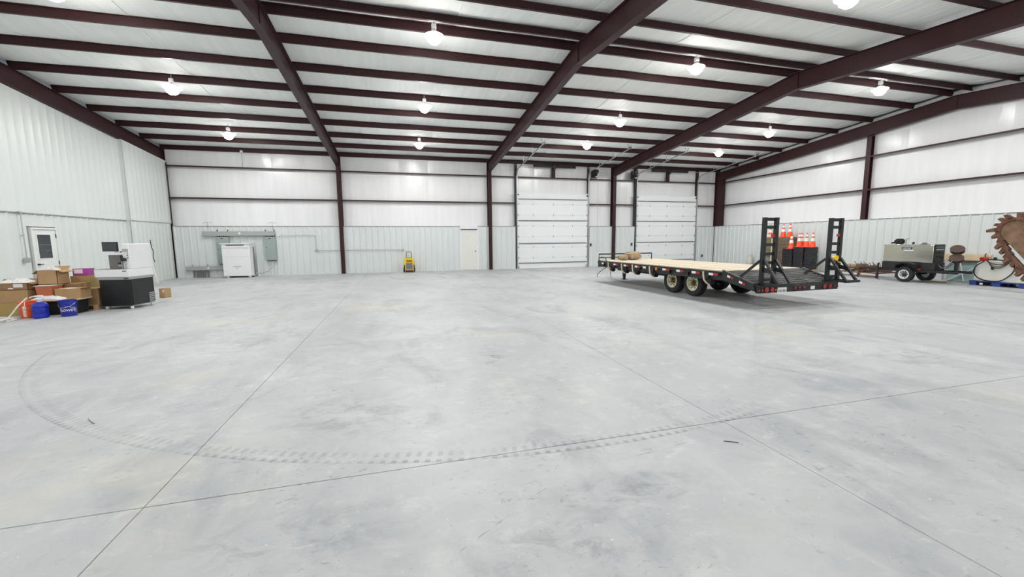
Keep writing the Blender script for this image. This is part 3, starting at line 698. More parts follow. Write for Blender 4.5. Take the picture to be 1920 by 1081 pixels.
for x, y in ((-.05, .05), (-.05, .74), (-.62, .05), (-.62, .74)):
    c = MB().lathe([(.02, -.016), (.042, -.014), (.045, 0), (.042, .014), (.02, .016)], (x, y, .045), 'x', 16).build('caster', white_p, t)
    MB().box((x-.025, y-.02, .05), (x-.018, y+.02, .075)).build('caster_fork', galv, c)
MB().prism([(.02, 1.0), (.05, .95), (.10, .72), (.12, .58), (.07, .60), (.02, .8)], 'y', .80, .815).build('plastic_film', pplastic, t)

# ------------------------------------------------------------------ cartons
def carton(name, label, x0, x1, y0, y1, z0, z1, m=cardboard, rz=0., flaps=False, tape=True, group='cardboard cartons by the partition', fl=.10):
    cx, cy = (x0+x1)/2, (y0+y1)/2; hx, hy, H = (x1-x0)/2, (y1-y0)/2, z1-z0; th = .008
    t = thing(name, label, 'box', (cx, cy, z0), rz, group)
    if not flaps:
        B((-hx, -hy, 0), (hx, hy, H)).build('shell', m, t, bev=.004)
        B((-hx-.001, -.003, H-.0005), (hx+.001, .003, H+.0015)).build('lid_seam', cardboard_d, t)
        if tape: B((-hx-.0015, -.03, H*.75), (hx+.0015, .03, H+.0025)).build('tape', cardboard_y, t)
    else:
        MB().box((-hx, -hy, 0), (hx, hy, th)).box((-hx, -hy, 0), (-hx+th, hy, H)).box((hx-th, -hy, 0), (hx, hy, H)).box((-hx, -hy, 0), (hx, -hy+th, H)).box((-hx, hy-th, 0), (hx, hy, H)).build('shell', m, t)
        MB().bar((-hx, -hy+.004, H), (hx, -hy+.004, H), th, .01).build('rim', m, t)
        for s, ang in ((1, .5), (-1, .9)):
            MB().bar((s*hx, 0, H), (s*(hx+fl*math.cos(ang)), 0, H-fl*math.sin(ang)*.7), 2*hy, th, (0, 0, 1)).build('flap', m, t)
        MB().bar((0, hy, H), (0, hy+fl*.5, H+fl*.6), 2*hx, th, (0, 0, 1)).build('flap', m, t)
    return t
# stack against the edge of the view
c = carton('cardboard_box', 'lowest cardboard box of the stack beside the orange bucket', -9.45, -8.70, 12.2, 12.75, 0, .31, cardboard_y)
c = carton('cardboard_box', 'low carton standing just behind the orange bucket stack', -10.2, -9.48, 12.45, 13.0, 0, .30, cardboard_d)
c = carton('cardboard_box', 'wide cardboard box in the middle of the three-high stack', -9.4, -8.50, 12.2, 12.8, .313, .602)
c = carton('cardboard_tray', 'shallow dark cardboard tray topmost of the stack, holding plastic film', -9.35, -8.49, 12.22, 12.78, .606, .766, cardboard_d, flaps=True)
B((.17, -.285, .06), (.34, -.2815, .14)).build('shipping_label', paper, c); B((.07, -.285, .02), (.16, -.2815, .05)).build('shipping_label', paper, c)
def crumple(name, m, label, cat, loc, sx, sy, sz, seed, n=14):
    rnd = random.Random(seed); vs = []; fs = []
    for j in range(n+1):
        for i in range(n+1):
            u, v = i/n*2-1, j/n*2-1; k = max(0, 1-(abs(u)**2.2+abs(v)**2.2)*.55)
            vs.append((u*sx*(1+.12*rnd.uniform(-1, 1)), v*sy*(1+.12*rnd.uniform(-1, 1)), sz*k*(.55+.6*rnd.random())))
    for j in range(n):
        for i in range(n): fs.append((j*(n+1)+i, j*(n+1)+i+1, (j+1)*(n+1)+i+1, (j+1)*(n+1)+i))
    k = len(vs); vs += [(x, y, 0.) for x, y, z in vs]; fs += [tuple(k+q for q in reversed(f)) for f in fs]
    ring = [i for i in range(n+1)]+[j*(n+1)+n for j in range(1, n+1)]+[n*(n+1)+i for i in range(n-1, -1, -1)]+[j*(n+1) for j in range(n-1, 0, -1)]
    fs += [(ring[i], ring[(i+1) % len(ring)], k+ring[(i+1) % len(ring)], k+ring[i]) for i in range(len(ring))]
    o = MB().add(vs, fs).build(name, m, loc=loc); return tag(o, label, cat)
crumple('packing_film', pplastic, 'crumpled whitish packing film on the topmost cardboard tray', 'plastic', (-8.88, 12.5, .70), .34, .22, .16, 3)
# black board bench with stuff
t = thing('board_bench', 'low bench of a tan board on a black tote behind the blue bucket', 'bench', (-8.0, 12.25, 0))
B((-.36, -.26, .335), (.52, .31, .36)).build('board', lumber, t, bev=.003)
MB().taper((-.3, -.20, .0), (.46, .27, .325), .92).build('tote', blackm, t, bev=.01)
B((-.32, -.22, .31), (.48, .29, .334)).build('tote_rim', black, t, bev=.006)
crumple('plastic_bag', pplastic, 'pale crumpled plastic bag spread on the tan board behind the jug', 'plastic', (-8.03, 12.09, .362), .28, .085, .10, 5)
t = thing('wooden_pallet', 'weathered wooden pallet under the cartons by the marking machine', 'pallet', (-7.83, 13.10, 0))
for k in range(6): B((-.42, -.5+k*.19, .115), (.42, -.39+k*.19, .135)).build('deck_board', woodp, t)
for x in (-.36, 0, .36): B((x-.05, -.5, .02), (x+.05, .56, .115)).build('stringer', woodp, t)
for k in range(3): B((-.42, -.5+k*.48, .0), (.42, -.40+k*.48, .02)).build('bottom_board', woodp, t)
carton('cardboard_box', 'tall tan carton standing on the pallet beside the marking machine', -7.72, -7.40, 12.63, 12.98, .136, .55, cardboard_d)
carton('cardboard_box', 'plain carton on the pallet propping up the open carton', -8.22, -7.74, 12.60, 12.98, .136, .69, cardboard_d)
t = carton('cardboard_box', 'wide low carton with white label in the middle of the pile', -8.0, -7.50, 12.21, 12.56, .362, .60, cardboard)
B((-.08, -.12, .238), (.08, .06, .242)).build('shipping_label', paper, t); MB().bar((.25, -.0, .238), (.36, -.0, .262), .33, .008, (0, 0, 1)).build('flap', cardboard, t)
carton('cardboard_box', 'yellowish tan carton behind, carrying the magenta box', -8.16, -7.76, 13.0, 13.45, .136, .85, cardboard_y)
t = thing('magenta_box', 'magenta and white printed retail box on the yellowish carton', 'box', (-7.95, 13.15, .854))
B((-.15, -.14, 0), (.15, .14, .18)).build('shell', magenta, t, bev=.003); B((-.12, -.142, .06), (.06, -.1395, .165)).build('print_panel', paper, t)
t = thing('terracotta_tub', 'terracotta coloured plastic tub with white rim under the open carton', 'tub', (-8.20, 12.38, .362))
MB().taper((-.16, -.17, 0), (.16, .17, .315), .86).build('tub', terracotta, t, bev=.01); B((-.175, -.185, .315), (.175, .185, .33)).build('rim', white_p, t, bev=.005)
t = carton('cardboard_box', 'open brown carton topmost of the pile with bubble wrap sticking out', -8.40, -8.02, 12.38, 12.76, .697, 1.04, cardboard, flaps=True, fl=.14)
crumple('bubble_wrap', pplastic, 'clear bubble wrap spilling from the open brown carton', 'bubble wrap', (-8.21, 12.57, .96), .145, .145, .17, 9)
c = carton('cardboard_box', 'single small cardboard box alone on the floor beyond the marking machine', -7.14, -6.96, 14.78, 15.0, 0, .285, cardboard, group='lone carton')
c.rotation_euler.z = math.radians(-20)
B((.03, -.1115, .17), (.085, -.1105, .25)).build('shipping_label', paper, c)
# buckets and jug
def bucket(name, label, m, x, y, group=None):
    t = thing(name, label, 'bucket', (x, y, 0), 0, group)
    MB().lathe([(0, 0), (.128, 0), (.132, .01), (.146, .30), (.158, .305), (.158, .335), (.148, .34), (.152, .37), (.158, .375), (.154, .38), (.14, .37), (.126, .02), (0, .015)], n=32).build('pail', m, t)
    MB().tube([(.158*math.cos(a), .158*math.sin(a)*-1, .34-.13*math.sin(a)) for a in [k*math.pi/12 for k in range(13)]], .004, 6).build('bail_handle', galv, t)
    for s in (-1, 1): MB().cyl((s*.15, 0, .335), (s*.17, 0, .335), .02, n=10).build('handle_ear', m, t)
    return t
t = bucket('blue_bucket', 'blue plastic bucket with white store logo and wire handle', blueb, -7.51, 11.80)
def wrap(r0):
    def f(x, y, z):
        a = -math.pi/2+.45+x/r0; rr = r0+z+.004+.04*(y)  ; return (rr*math.cos(a), rr*math.sin(a), .145+y)
    return f
text("LOWE'S", .072, white_p, 'lettering', t, wrap(.1385), bold=.001)
fr = MB(); q = [(-.14, -.05), (-.14, .04), (-.12, .055), (-.06, .065), (0, .095), (.06, .065), (.12, .055), (.14, .04), (.14, -.05)]; wf = wrap(.1385)
fr.tube([wf(a, b, .0) for a, b in q], .0035, 6, closed=True).build('logo_outline', white_p, t)
bucket('orange_bucket', 'orange plastic bucket partly behind the blue water jug', orangeb, -8.255, 11.82)
t = thing('water_jug', 'translucent blue water jug with white pump on top', 'water jug', (-7.95, 11.68, 0))
MB().lathe([(0, 0), (.115, 0), (.135, .02), (.137, .08), (.128, .10), (.137, .12), (.137, .21), (.128, .23), (.137, .25), (.135, .30), (.10, .345), (.035, .37), (.03, .41), (0, .41)], n=32).build('bottle', bluej, t)
MB().lathe([(0, .36), (.036, .36), (.038, .41), (.07, .42), (.075, .45), (.05, .47), (.03, .475), (.03, .49), (.075, .495), (.07, .51), (0, .515)], n=24).build('pump_cap', white_p, t)
MB().tube([(-.03, 0, .49), (-.10, -.01, .49), (-.15, -.02, .47)], .014, 8).build('pump_spout', white_p, t)
pts = [(-8.125, 11.63, .475), (-8.15, 11.58, .42), (-8.22, 11.50, .30), (-8.29, 11.44, .15), (-8.36, 11.40, .05)]
for k in range(0, 66):
    a = -.2+k/66*4.2*math.pi; rad = .30+.05*math.sin(k*.37); pts.append((-8.66+rad*1.25*math.cos(a)*(1 if k < 50 else 1.15), 11.36+rad*math.sin(a), .016+.012*(k//20)))
o = tag(MB().tube(pts, .014, 8).build('white_hose', hosew), 'white flexible hose coiled on the floor in front of the cartons', 'hose')
t = tag(MB().tube([(-8.10, 11.52, .40), (-8.10, 11.50, .30)]+[(-8.10+.025*math.cos(k*.9), 11.49+.025*math.sin(k*.9), .3-.004*k) for k in range(60)], .006, 6).build('coiled_cord', hosew), 'thin white coiled cord hanging between the buckets', 'cord')

# ------------------------------------------------------------------ deck-over trailer
TR = thing('flatbed_trailer', 'black tandem-axle flatbed trailer with wooden deck and two upright ramps', 'trailer', (9.20, 8.60, 0), math.radians(2.4))
HW, FY, DZ = 1.36, 6.25, .85
# lengthwise deck boards
nb = 14; bw_ = 2*(HW-.06)/nb; bmesh_ = [B((-bw_/2+.006, 0, -.045), (bw_/2-.006, FY-.05, 0)).mesh('deck_board') for _ in range(3)]
for k in range(nb):
    o = link('deck_board', bmesh_[(k*5+k//4) % 3], TR, (-HW+.06+bw_*(k+.5), .02, DZ+random.uniform(-.004, .004)), (wood, wood2, wood3)[(k*5+k//4) % 3])
for s, nm in ((-1, 'side_rail'), (1, 'side_rail')):
    x = s*HW
    MB().prism([(x, .60), (x-s*.06, .60), (x-s*.06, .61), (x-s*.01, .61), (x-s*.01, .81), (x-s*.06, .81), (x-s*.06, .82), (x, .82)], 'y', 0, FY).build(nm, black, TR)
    rr = B((x-.02 if s > 0 else x-.055, .05, .745), (x+.055 if s > 0 else x+.02, FY-.05, .785)).build('rub_rail', black, TR)
    for k in range(8): B((x-.03, .45+k*.76-.04, .62), (x+s*.045 if s > 0 else x+.03, .45+k*.76+.04, .80)) if False else B((min(x, x+s*.05), .45+k*.76-.04, .64), (max(x, x+s*.05), .45+k*.76+.04, .80)).build('stake_pocket', black, TR)
B((-HW, FY-.06, .58), (HW, FY, .84)).build('front_rail', black, TR)
for s in (-1, 1):
    MB().prism([(s*.45-.05, .42), (s*.45+.05, .42), (s*.45+.05, .43), (s*.45+.005, .43), (s*.45+.005, .62), (s*.45+.05, .62), (s*.45+.05, .63), (s*.45-.05, .63), (s*.45-.05, .62), (s*.45-.005, .62), (s*.45-.005, .43), (s*.45-.05, .43)], 'y', -.7, FY).build('main_beam', black, TR)
for k in range(13): B((-HW+.05, .2+k*.48, .70), (HW-.05, .24+k*.48, .80)).build('cross_member', black, TR)
# tongue, coupler, jack, chains
for s in (-1, 1): MB().bar((s*.45, FY-.1, .52), (0, FY+1.55, .52), .08, .12).build('tongue_beam', black, TR)
B((-.06, FY+1.35, .50), (.06, FY+1.75, .60)).build('coupler', dsteel, TR, bev=.01)
for s, dx_ in ((-1, -.35), (1, .10)):
    MB().tube([(s*.08, FY+1.35, .5), (s*.1+dx_*.6, FY+1.55, .3), (s*.1+dx_, FY+1.65, .12), (s*.1+dx_*1.1, FY+1.6, .02), (s*.1+dx_*1.1-.06, FY+1.5, .012)], .014, 6).build('safety_chain', dsteel, TR)
jk = MB().box((-.05, -.05, .12), (.05, .05, .85)).build('jack_tube', black, TR, loc=(.03, FY+.28, 0)); MB().box((-.04, -.04, .0), (.04, .04, .12)).box((-.11, -.1, 0), (.11, .1, .012)).build('jack_foot', black, jk)
MB().tube([(-.05, 0, .5), (-.22, 0, .5), (-.22, 0, .46)], .012, 6).build('jack_crank', rust, jk)
# headboard
hb = MB().tube([(-HW+.02, FY-.03, .60), (-HW+.02, FY-.03, 1.08), (HW-.25, FY-.03, 1.08), (HW-.25, FY-.03, .82)], .026, 8).build('headboard', black, TR)
MB().tube([(-HW+.02, FY-.03, .94), (-.3, FY-.03, .94)], .018, 8).build('headboard_rail', black, hb)
MB().tube([(-HW+.02, FY-.6, .84), (-HW+.02, FY-.5, .97), (-HW+.1, FY-.06, .97)], .016, 8).build('headboard_brace', black, hb)
# axles and wheels
wheel_m = {}
def wheel(parent, x, y, s, r=.385, wd=.235, rim=cream_w, hub=brass, rr=.225, nst=8):
    t = MB().lathe([(rr, -wd*.42), (rr+.03, -wd*.5), (r-.05, -wd*.5), (r-.012, -wd*.42), (r, -wd*.3), (r-.012, -wd*.17), (r, -wd*.14), (r, wd*.14), (r-.012, wd*.17), (r, wd*.3), (r-.012, wd*.42), (r-.05, wd*.5), (rr+.03, wd*.5), (rr, wd*.42), (rr, -wd*.42)], (x, y, r), 'x', 40, False).build('tyre', rubber, parent)
    o = s*wd*.5
    k = MB().lathe([(.0, o*.35), (.09, o*.35), (.10, o*.45), (.15, o*.55), (rr-.035, o*.5), (rr-.02, o*.9), (rr+.006, o*.92), (rr+.006, o*.2), (0, o*.2)], (x, y, r), 'x', 40).build('rim', rim, t)
    MB().lathe([(0, o*1.05), (.045, o*1.02), (.06, o*.85), (.085, o*.4)], (x, y, r), 'x', 18).build('hub', hub, t)
    for j in range(nst):
        a = 2*math.pi*j/nst; cy_, cz_ = y+.105*math.cos(a), r+.105*math.sin(a)
        MB().cyl((x+o*.4, cy_, cz_), (x+o*.72, cy_, cz_), .014, n=6).build('lug_nut', hub, t)
    for j in range(nst):
        a = 2*math.pi*(j+.5)/nst; cy_, cz_ = y+.155*math.cos(a)*rr/.225, r+.155*math.sin(a)*rr/.225
        MB().cyl((x+o*.50, cy_, cz_), (x+o*.58, cy_, cz_), .020, n=8).build('hand_hole', blackm, t)
for y in (1.47, 2.36):
    MB().cyl((-.95, y, .385), (.95, y, .385), .055, n=12).build('axle', black, TR)
    for s in (-1, 1): wheel(TR, s*.87, y, s)
for s in (-1, 1): MB().bar((s*.52, .95, .45), (s*.52, 2.9, .45), .07, .06).build('leaf_spring', black, TR)
# beaver tail with cross slats
TY, TZ = -.92, .56
def tail(y): return DZ+(TZ-DZ)*(y/TY)
for s in (-1, 1):
    x = s*HW
    MB().prism([(0, .85), (TY, tail(TY)+.03), (TY-.05, tail(TY)-.13), (-.05, .60), (.02, .60)], 'x', min(x, x-s*.05), max(x, x-s*.05)).build('tail_side', black, TR)
    MB().bar((x-s*.025, 0, .865), (x-s*.025, TY, tail(TY)+.045), .07, .02).build('tail_top_rail', dsteel, TR)
for k in range(9):
    y = -.05-k*.098; MB().bar((-HW+.05, y, tail(y)-.01), (HW-.05, y, tail(y)-.01), .062, .03, (0, .3, 1)).build('tail_slat', tailm, TR)
for s in (-1, 0, 1): MB().bar((s*.6, 0, .74), (s*.6, TY, TZ-.08), .06, .1).build('tail_stringer', black, TR)
bp = B((-1.32, TY-.10, .39), (1.26, TY-.02, .57)).build('bumper', black, TR, bev=.006)
B((-.33, TY-.106, .50), (1.25, TY-.09, .585)).build('bumper_lip', dsteel, bp)
def lens(x, z, r, m=redm):
    MB().lathe([(0, -.02), (r*.7, -.018), (r, -.006), (r, .0)], (x, TY-.10, z), 'y', 18).build('tail_light', m, bp)
    MB().lathe([(r, -.002), (r, -.014), (r*1.18, -.014), (r*1.18, 0)], (x, TY-.10, z), 'y', 18).build('light_grommet', dsteel, bp)
for x in (-1.06, -.89): lens(x, .465, .062)
for x, m in ((-1.20, redm), (-1.29, redm), (-.79, amber)): lens(x, .455, .03, m)
for x in (-.18, -.04, .11): lens(x, .475, .034)
for x in (.80, .98): lens(x, .475, .062)
for x in (1.10, 1.16): lens(x, .475, .022)
pl = B((-.76, TY-.13, .36), (-.48, TY-.124, .51)).build('license_plate', whiter, bp)
for k in range(5): B((-.73+k*.046, TY-.132, .40), (-.705+k*.046, TY-.130, .46)).build('plate_mark', greypan, pl)
B((.33, TY-.108, .42), (.46, TY-.10, .50)).build('sticker', whiter, bp)
# ramps folded upright
def ramp(x0, x1):
    rw = .085; y = TY-.06
    rp = B((x0, y-.02, .57), (x0+rw, y+.05, 2.13)).build('ramp', black, TR)
    B((x1-rw, y-.02, .57), (x1, y+.05, 2.13)).build('ramp_rail', black, rp)
    for i, z in enumerate((2.09, 1.91, 1.51, 1.30, 1.095, .89, .70)): B((x0+rw-.01, y-.0, z-.035), (x1-rw+.01, y+.07, z+.035)).build('ramp_rung', black, rp)
    tp = B((x0+rw-.01, y-.005, 1.685), (x1-rw+.02, y+.03, 1.745)).build('reflector_plate', whiter, rp)
    B((x0+(x1-x0)*.52, y-.009, 1.685), (x1-.03, y-.005, 1.745)).build('red_tape', redm, rp)
    for xx in (x0+.03, x1-.06):
        MB().bar((xx+.03, y-.02, 1.16), (xx+.02, y-.42, .64), .045, .06, (1, 0, 0)).build('knee_brace', black, rp)
        MB().bar((xx+.03, y, .95), (xx+.03, y-.22, .90), .045, .09, (0, 0, 1)).build('knee_gusset', black, rp)
    B((x0-.0, y-.47, .59), (x1+.03, y-.40, .65)).build('foot_bar', black, rp)
    B((x0+.02, y-.42, .59), (x0+.075, y-.02, .635)).build('foot_link', black, rp)
    B((x1-.075, y-.42, .59), (x1-.02, y-.02, .635)).build('foot_link', black, rp)
    MB().cyl((x0-.03, y+.05, .60), (x1+.03, y+.05, .60), .03, n=12).build('hinge_pin', dsteel, rp)
    MB().bar((x0+.01, y+.05, 1.14), (x0-.06, -.48, .74), .05, .04, (1, 0, 0)).build('lift_arm', black, rp)
    return rp
ramp(-1.225, -.785); ramp(.885, 1.325)
# conspicuity tape along the near rail, winches and straps
def sx(): return -HW-.058
for y, full in ((5.72, 0), (4.87, 1), (4.20, 1), (3.53, 1), (3.08, 0), (2.10, 1), (1.48, 1), (.86, 1), (.24, 1)):
    B((-HW-.062, y+.0, .715), (-HW-.054, y+.15, .775)).build('white_tape', whiter, TR)
    if full: B((-HW-.062, y-.15, .715), (-HW-.054, y, .775)).build('red_tape', redm, TR)
MB().lathe([(0, -.03), (.05, -.02), (.055, 0)], (-HW-.05, 2.55, .74), 'x', 16).build('amber_marker', amber, TR)
for y0, z0, y1, z1 in ((-.16, .735, -.34, .68), (-.52, .625, -.70, .565)):
    MB().bar((-HW-.003, y0, z0), (-HW-.003, (y0+y1)/2, (z0+z1)/2), .05, .008, (1, 0, 0)).build('white_tape', whiter, TR)
    MB().bar((-HW-.003, (y0+y1)/2, (z0+z1)/2), (-HW-.003, y1, z1), .05, .008, (1, 0, 0)).build('red_tape', redm, TR)
for y in (5.22, 4.32, 3.66, 2.72, .42):
    wn = MB().cyl((-HW+.02, y-.10, .54), (-HW+.02, y+.06, .54), .075, n=16).build('strap_winch', blackm, TR)
    MB().box((-HW-.03, y-.09, .55), (-HW+.03, y-.08, .64)).box((-HW-.03, y+.03, .55), (-HW+.03, y+.04, .64)).build('winch_bracket', black, wn)
    MB().tube([(-HW-.065, y+.16, .80), (-HW-.075, y+.14, .70), (-HW-.09, y+.09, .58), (-HW-.06, y+.03, .50), (-HW+.0, y-.02, .47)], .024, 6).build('strap_webbing', strapm, wn)
# canvas bundle on the deck front
def lump(name, m, label, cat, loc, sx_, sy_, sz_, seed, rz=0., p=3., group=None):
    rnd = random.Random(seed); mb = MB(); nu, nv = 20, 12; vs = []
    for j in range(nv+1):
        ph = -math.pi/2+math.pi*j/nv
        for i in range(nu):
            th = 2*math.pi*i/nu; c = lambda v: math.copysign(abs(v)**(2/p), v); k = 1+.10*rnd.uniform(-1, 1)
            vs.append((sx_*c(math.cos(ph))*c(math.cos(th))*k, sy_*c(math.cos(ph))*c(math.sin(th))*k, sz_*(c(math.sin(ph)))*(k if j > nv//2 else 1)+sz_))
    fs = [(j*nu+i, j*nu+(i+1) % nu, (j+1)*nu+(i+1) % nu, (j+1)*nu+i) for j in range(nv) for i in range(nu)]
    o = mb.add(vs, fs).build(name, m, loc=loc, rz=rz); return tag(o, label, cat, group)
lump('canvas_bundle', tanbale, 'large tan canvas bundle at the front of the trailer deck', 'bundle', (8.85, 14.35, .856), .27, .28, .16, 4)
lump('canvas_bundle', tanbale, 'small tan canvas bundle beside the bigger one on the trailer deck', 'bundle', (8.38, 14.30, .856), .17, .22, .10, 6)
t = thing('yellow_strap_roll', 'yellow rolled strap hanging on the ramp nearer the welder', 'strap', (10.17, 7.50, 1.17))
MB().lathe([(.02, -.03), (.062, -.03), (.066, 0), (.062, .03), (.02, .03)], (0, 0, 0), 'y', 20).build('roll', yellow, t); MB().tube([(.03, 0, -.05), (.10, .0, -.10), (.2, .02, -.12)], .012, 6).build('tail', yellow, t)

# ------------------------------------------------------------------ cones and wrapped stacks along the end wall
def cone(x, y, z, label, rz=0.):
    t = thing('traffic_cone', label, 'traffic cone', (x, y, z), rz, 'orange traffic cones')
    B((-.155, -.155, 0), (.155, .155, .03)).build('base', conem, t, bev=.01)
    prof = lambda h: .135-(.135-.03)*(h/.68)
    MB().lathe([(prof(0)+.01, .03), (prof(.03), .06), (prof(.66), .69), (.022, .70), (0, .70)], n=24, cap=False).build('body', conem, t)
    for a, b in ((.26, .42), (.49, .60)): MB().lathe([(prof(a)+.002, .03+a), (prof(b)+.002, .03+b)], n=24, cap=False).build('white_band', whiter, t)
    return t
def stack(name, label, m, x0, x1, y0, y1, z0, z1, layers, seed, cat='stack', group=None):
    rnd = random.Random(seed); t = thing(name, label, cat, ((x0+x1)/2, (y0+y1)/2, z0), 0, group); hx, hy = (x1-x0)/2, (y1-y0)/2; h = (z1-z0)/layers
    for k in range(layers):
        dx, dy = rnd.uniform(-.011, .011), rnd.uniform(-.011, .011)
        B((-hx+dx+.012, -hy+dy+.012, k*h), (hx+dx-.012, hy+dy-.012, (k+1)*h-.002)).build('layer', m, t, bev=min(.015, h*.2))
    return t
def skid(label, x0, x1, y0, y1, m=woodp):
    t = thing('wooden_skid', label, 'pallet', ((x0+x1)/2, (y0+y1)/2, 0), 0, 'skids along the end wall'); hx, hy = (x1-x0)/2, (y1-y0)/2
    for s in (-1, 0, 1): B((-hx, s*(hy-.05)-.05, 0), (hx, s*(hy-.05)+.05, .10)).build('runner', m, t)
    for k in range(5): B((-hx+k*(2*hx-.1)/4, -hy, .10), (-hx+k*(2*hx-.1)/4+.1, hy, .13)).build('top_board', m, t)
skid('wooden skid under the three black wrapped stacks', 19.02, 19.52, 15.2, 16.84)
stack('wrapped_stack', 'black plastic-wrapped stack with the cone that stands lowest', blackshrink, 19.05, 19.5, 16.21, 16.80, .131, 1.10, 13, 1, group='black wrapped stacks')
stack('wrapped_stack', 'middle black plastic-wrapped stack between two others', blackshrink, 19.05, 19.5, 15.63, 16.18, .131, 1.19, 13, 2, group='black wrapped stacks')
stack('wrapped_stack', 'black plastic-wrapped stack nearest the welder with two cones', blackshrink, 19.05, 19.5, 15.22, 15.60, .131, 1.19, 13, 3, group='black wrapped stacks')
stack('brown_bundle', 'tall brown strapped bundle carrying two cones behind the black stacks', brownst, 19.60, 20.12, 16.85, 17.78, 0, 1.68, 9, 4)
stack('tarp_stack', 'olive tarp covered stack seen through the ramp rungs', tarp, 19.62, 20.1, 17.92, 18.65, .62, 1.66, 3, 5)
t = thing('grey_bin', 'grey plastic bin with flared rim under the olive tarp stack', 'bin', (19.86, 18.28, 0)); MB().taper((-.24, -.32, 0), (.24, .32, .56), .85).build('tub', binm, t, bev=.01); B((-.26, -.34, .56), (.26, .34, .615)).build('rim', binm, t, bev=.01)
tag(B((19.50, 17.80, 0), (19.58, 17.86, 1.62)).build('upright_board', lumber), 'single upright tan board beside the brown bundle', 'board')
cone(19.86, 18.28, 1.662, 'orange cone on the olive tarp stack, seen through the ramp')
cone(19.86, 17.49, 1.68, 'orange cone on the brown bundle, the one closer to the big doors')
cone(19.86, 17.10, 1.68, 'orange cone on the brown bundle, the one closer to the welder')
cone(19.24, 16.45, 1.10, 'orange cone standing lowest, at the end of the black stacks')
cone(19.24, 16.02, 1.19, 'orange cone on the middle black stack, front of two')
cone(19.60, 16.20, 1.19, 'orange cone on the middle black stack, half hidden behind another')
cone(19.28, 15.68, 1.19, 'orange cone on the joint of two black stacks, second from the welder')
cone(19.28, 15.36, 1.19, 'orange cone at the very end of the row toward the welder')
t = thing('gas_cylinder', 'squat beige gas cylinder standing against the grey end wall sheets', 'gas cylinder', (19.95, 19.65, 0))
MB().lathe([(0, .02), (.13, .02), (.155, .06), (.155, .50), (.13, .56), (.04, .585), (0, .59)], n=24).build('tank', blind, t)
MB().lathe([(.12, 0), (.13, 0), (.13, .05), (.12, .05)], n=24).build('foot_ring', blind, t)
MB().lathe([(.10, .57), (.11, .57), (.11, .70), (.10, .70)], n=24, cap=False).build('collar', blind, t); MB().cyl((0, 0, .58), (0, 0, .67), .025, n=10).build('valve', brass, t)
t = thing('small_box', 'small grey utility box low on the wall near the end wall corner', 'box', (19.25, 22.80, .45)); B((-.05, 0, 0), (.05, .08, .16)).build('body', greypan, t, bev=.006); B((-.04, -.008, .02), (.04, 0, .14)).build('cover', dsteel, t)

# ------------------------------------------------------------------ scrap on a low rack
t = thing('steel_rack', 'low rusty steel rack frame holding pipe scrap behind the trailer', 'rack', (19.15, 12.75, 0))
for x in (-.55, .55): MB().bar((x, -.75, .20), (x, .75, .20), .05, .05).build('rail', rust, t)
for y in (-.7, .0, .7):
    MB().bar((-.55, y, .20), (.55, y, .20), .05, .05).build('cross_bar', rust, t)
    for x in (-.55, .55): MB().bar((x, y, 0), (x, y, .18), .05, .05).build('leg', rust, t)
MB().bar((-.55, -.75, .06), (-.55, .75, .06), .05, .04).build('lower_rail', rust, t)
rnd = random.Random(12)
for k in range(9):
    y = 12.15+k*.14; z = .262; a = rnd.uniform(-.12, .12); l = rnd.uniform(.35, .55)
    o = MB().tube([(-l, 0, 0), (0, rnd.uniform(-.02, .02), rnd.uniform(0, .02)), (l, 0, rnd.uniform(0, .05))], rnd.uniform(.02, .035), 8).build('rusty_pipe', rust, loc=(19.12, y, z), rz=a)
    tag(o, 'short rusty pipe on the low steel rack, %s counting from the welder' % ORD[k], 'pipe', 'rusty pipes on the rack')
for k, (y, z, r, m, lb) in enumerate(((13.18, .36, .10, tanbale, 'tan cloth-wrapped canister on the pipe rack, end toward the trailer'), (12.80, .36, .12, brownst, 'brown canister lying in the middle of the pipe rack'), (12.42, .36, .085, rust, 'small rusty canister on the pipe rack, end toward the welder'))):
    t = thing('canister', lb, 'canister', (18.85+.06*k, y, z), rnd.uniform(-.9, .9), 'canisters on the pipe rack')
    MB().lathe([(0, -.2), (r*.8, -.2), (r, -.17), (r, .14), (r*.8, .18), (.04, .2), (0, .2)], (0, 0, r*.6), 'x', 18).build('can', m, t)
    MB().lathe([(r*1.02, -.1), (r*1.03, -.08)], (0, 0, r*.6), 'x', 18, False).build('band', rust, t)
for k in range(7):
    y = 12.25+k*.17; a = rnd.uniform(-.12, .12); o = MB().tube([(.12, 0, .05), (.02, a*.2, .2), (-.2+.1*rnd.random(), a*.5, .30+.12*rnd.random())], .013, 6).build('bent_rod', (rust, tanbale, brownst)[k % 3], loc=(19.30, y, .262))
    tag(o, 'thin bent iron rod sticking up from the pipe rack, %s from the welder' % ORD[k], 'rod', 'bent rods on the rack')

# ------------------------------------------------------------------ engine welder on its trailer
t = WD = thing('engine_welder', 'stainless engine-driven welder on a single-axle trailer with two cable reels', 'welder', (18.45, 10.70, 0))
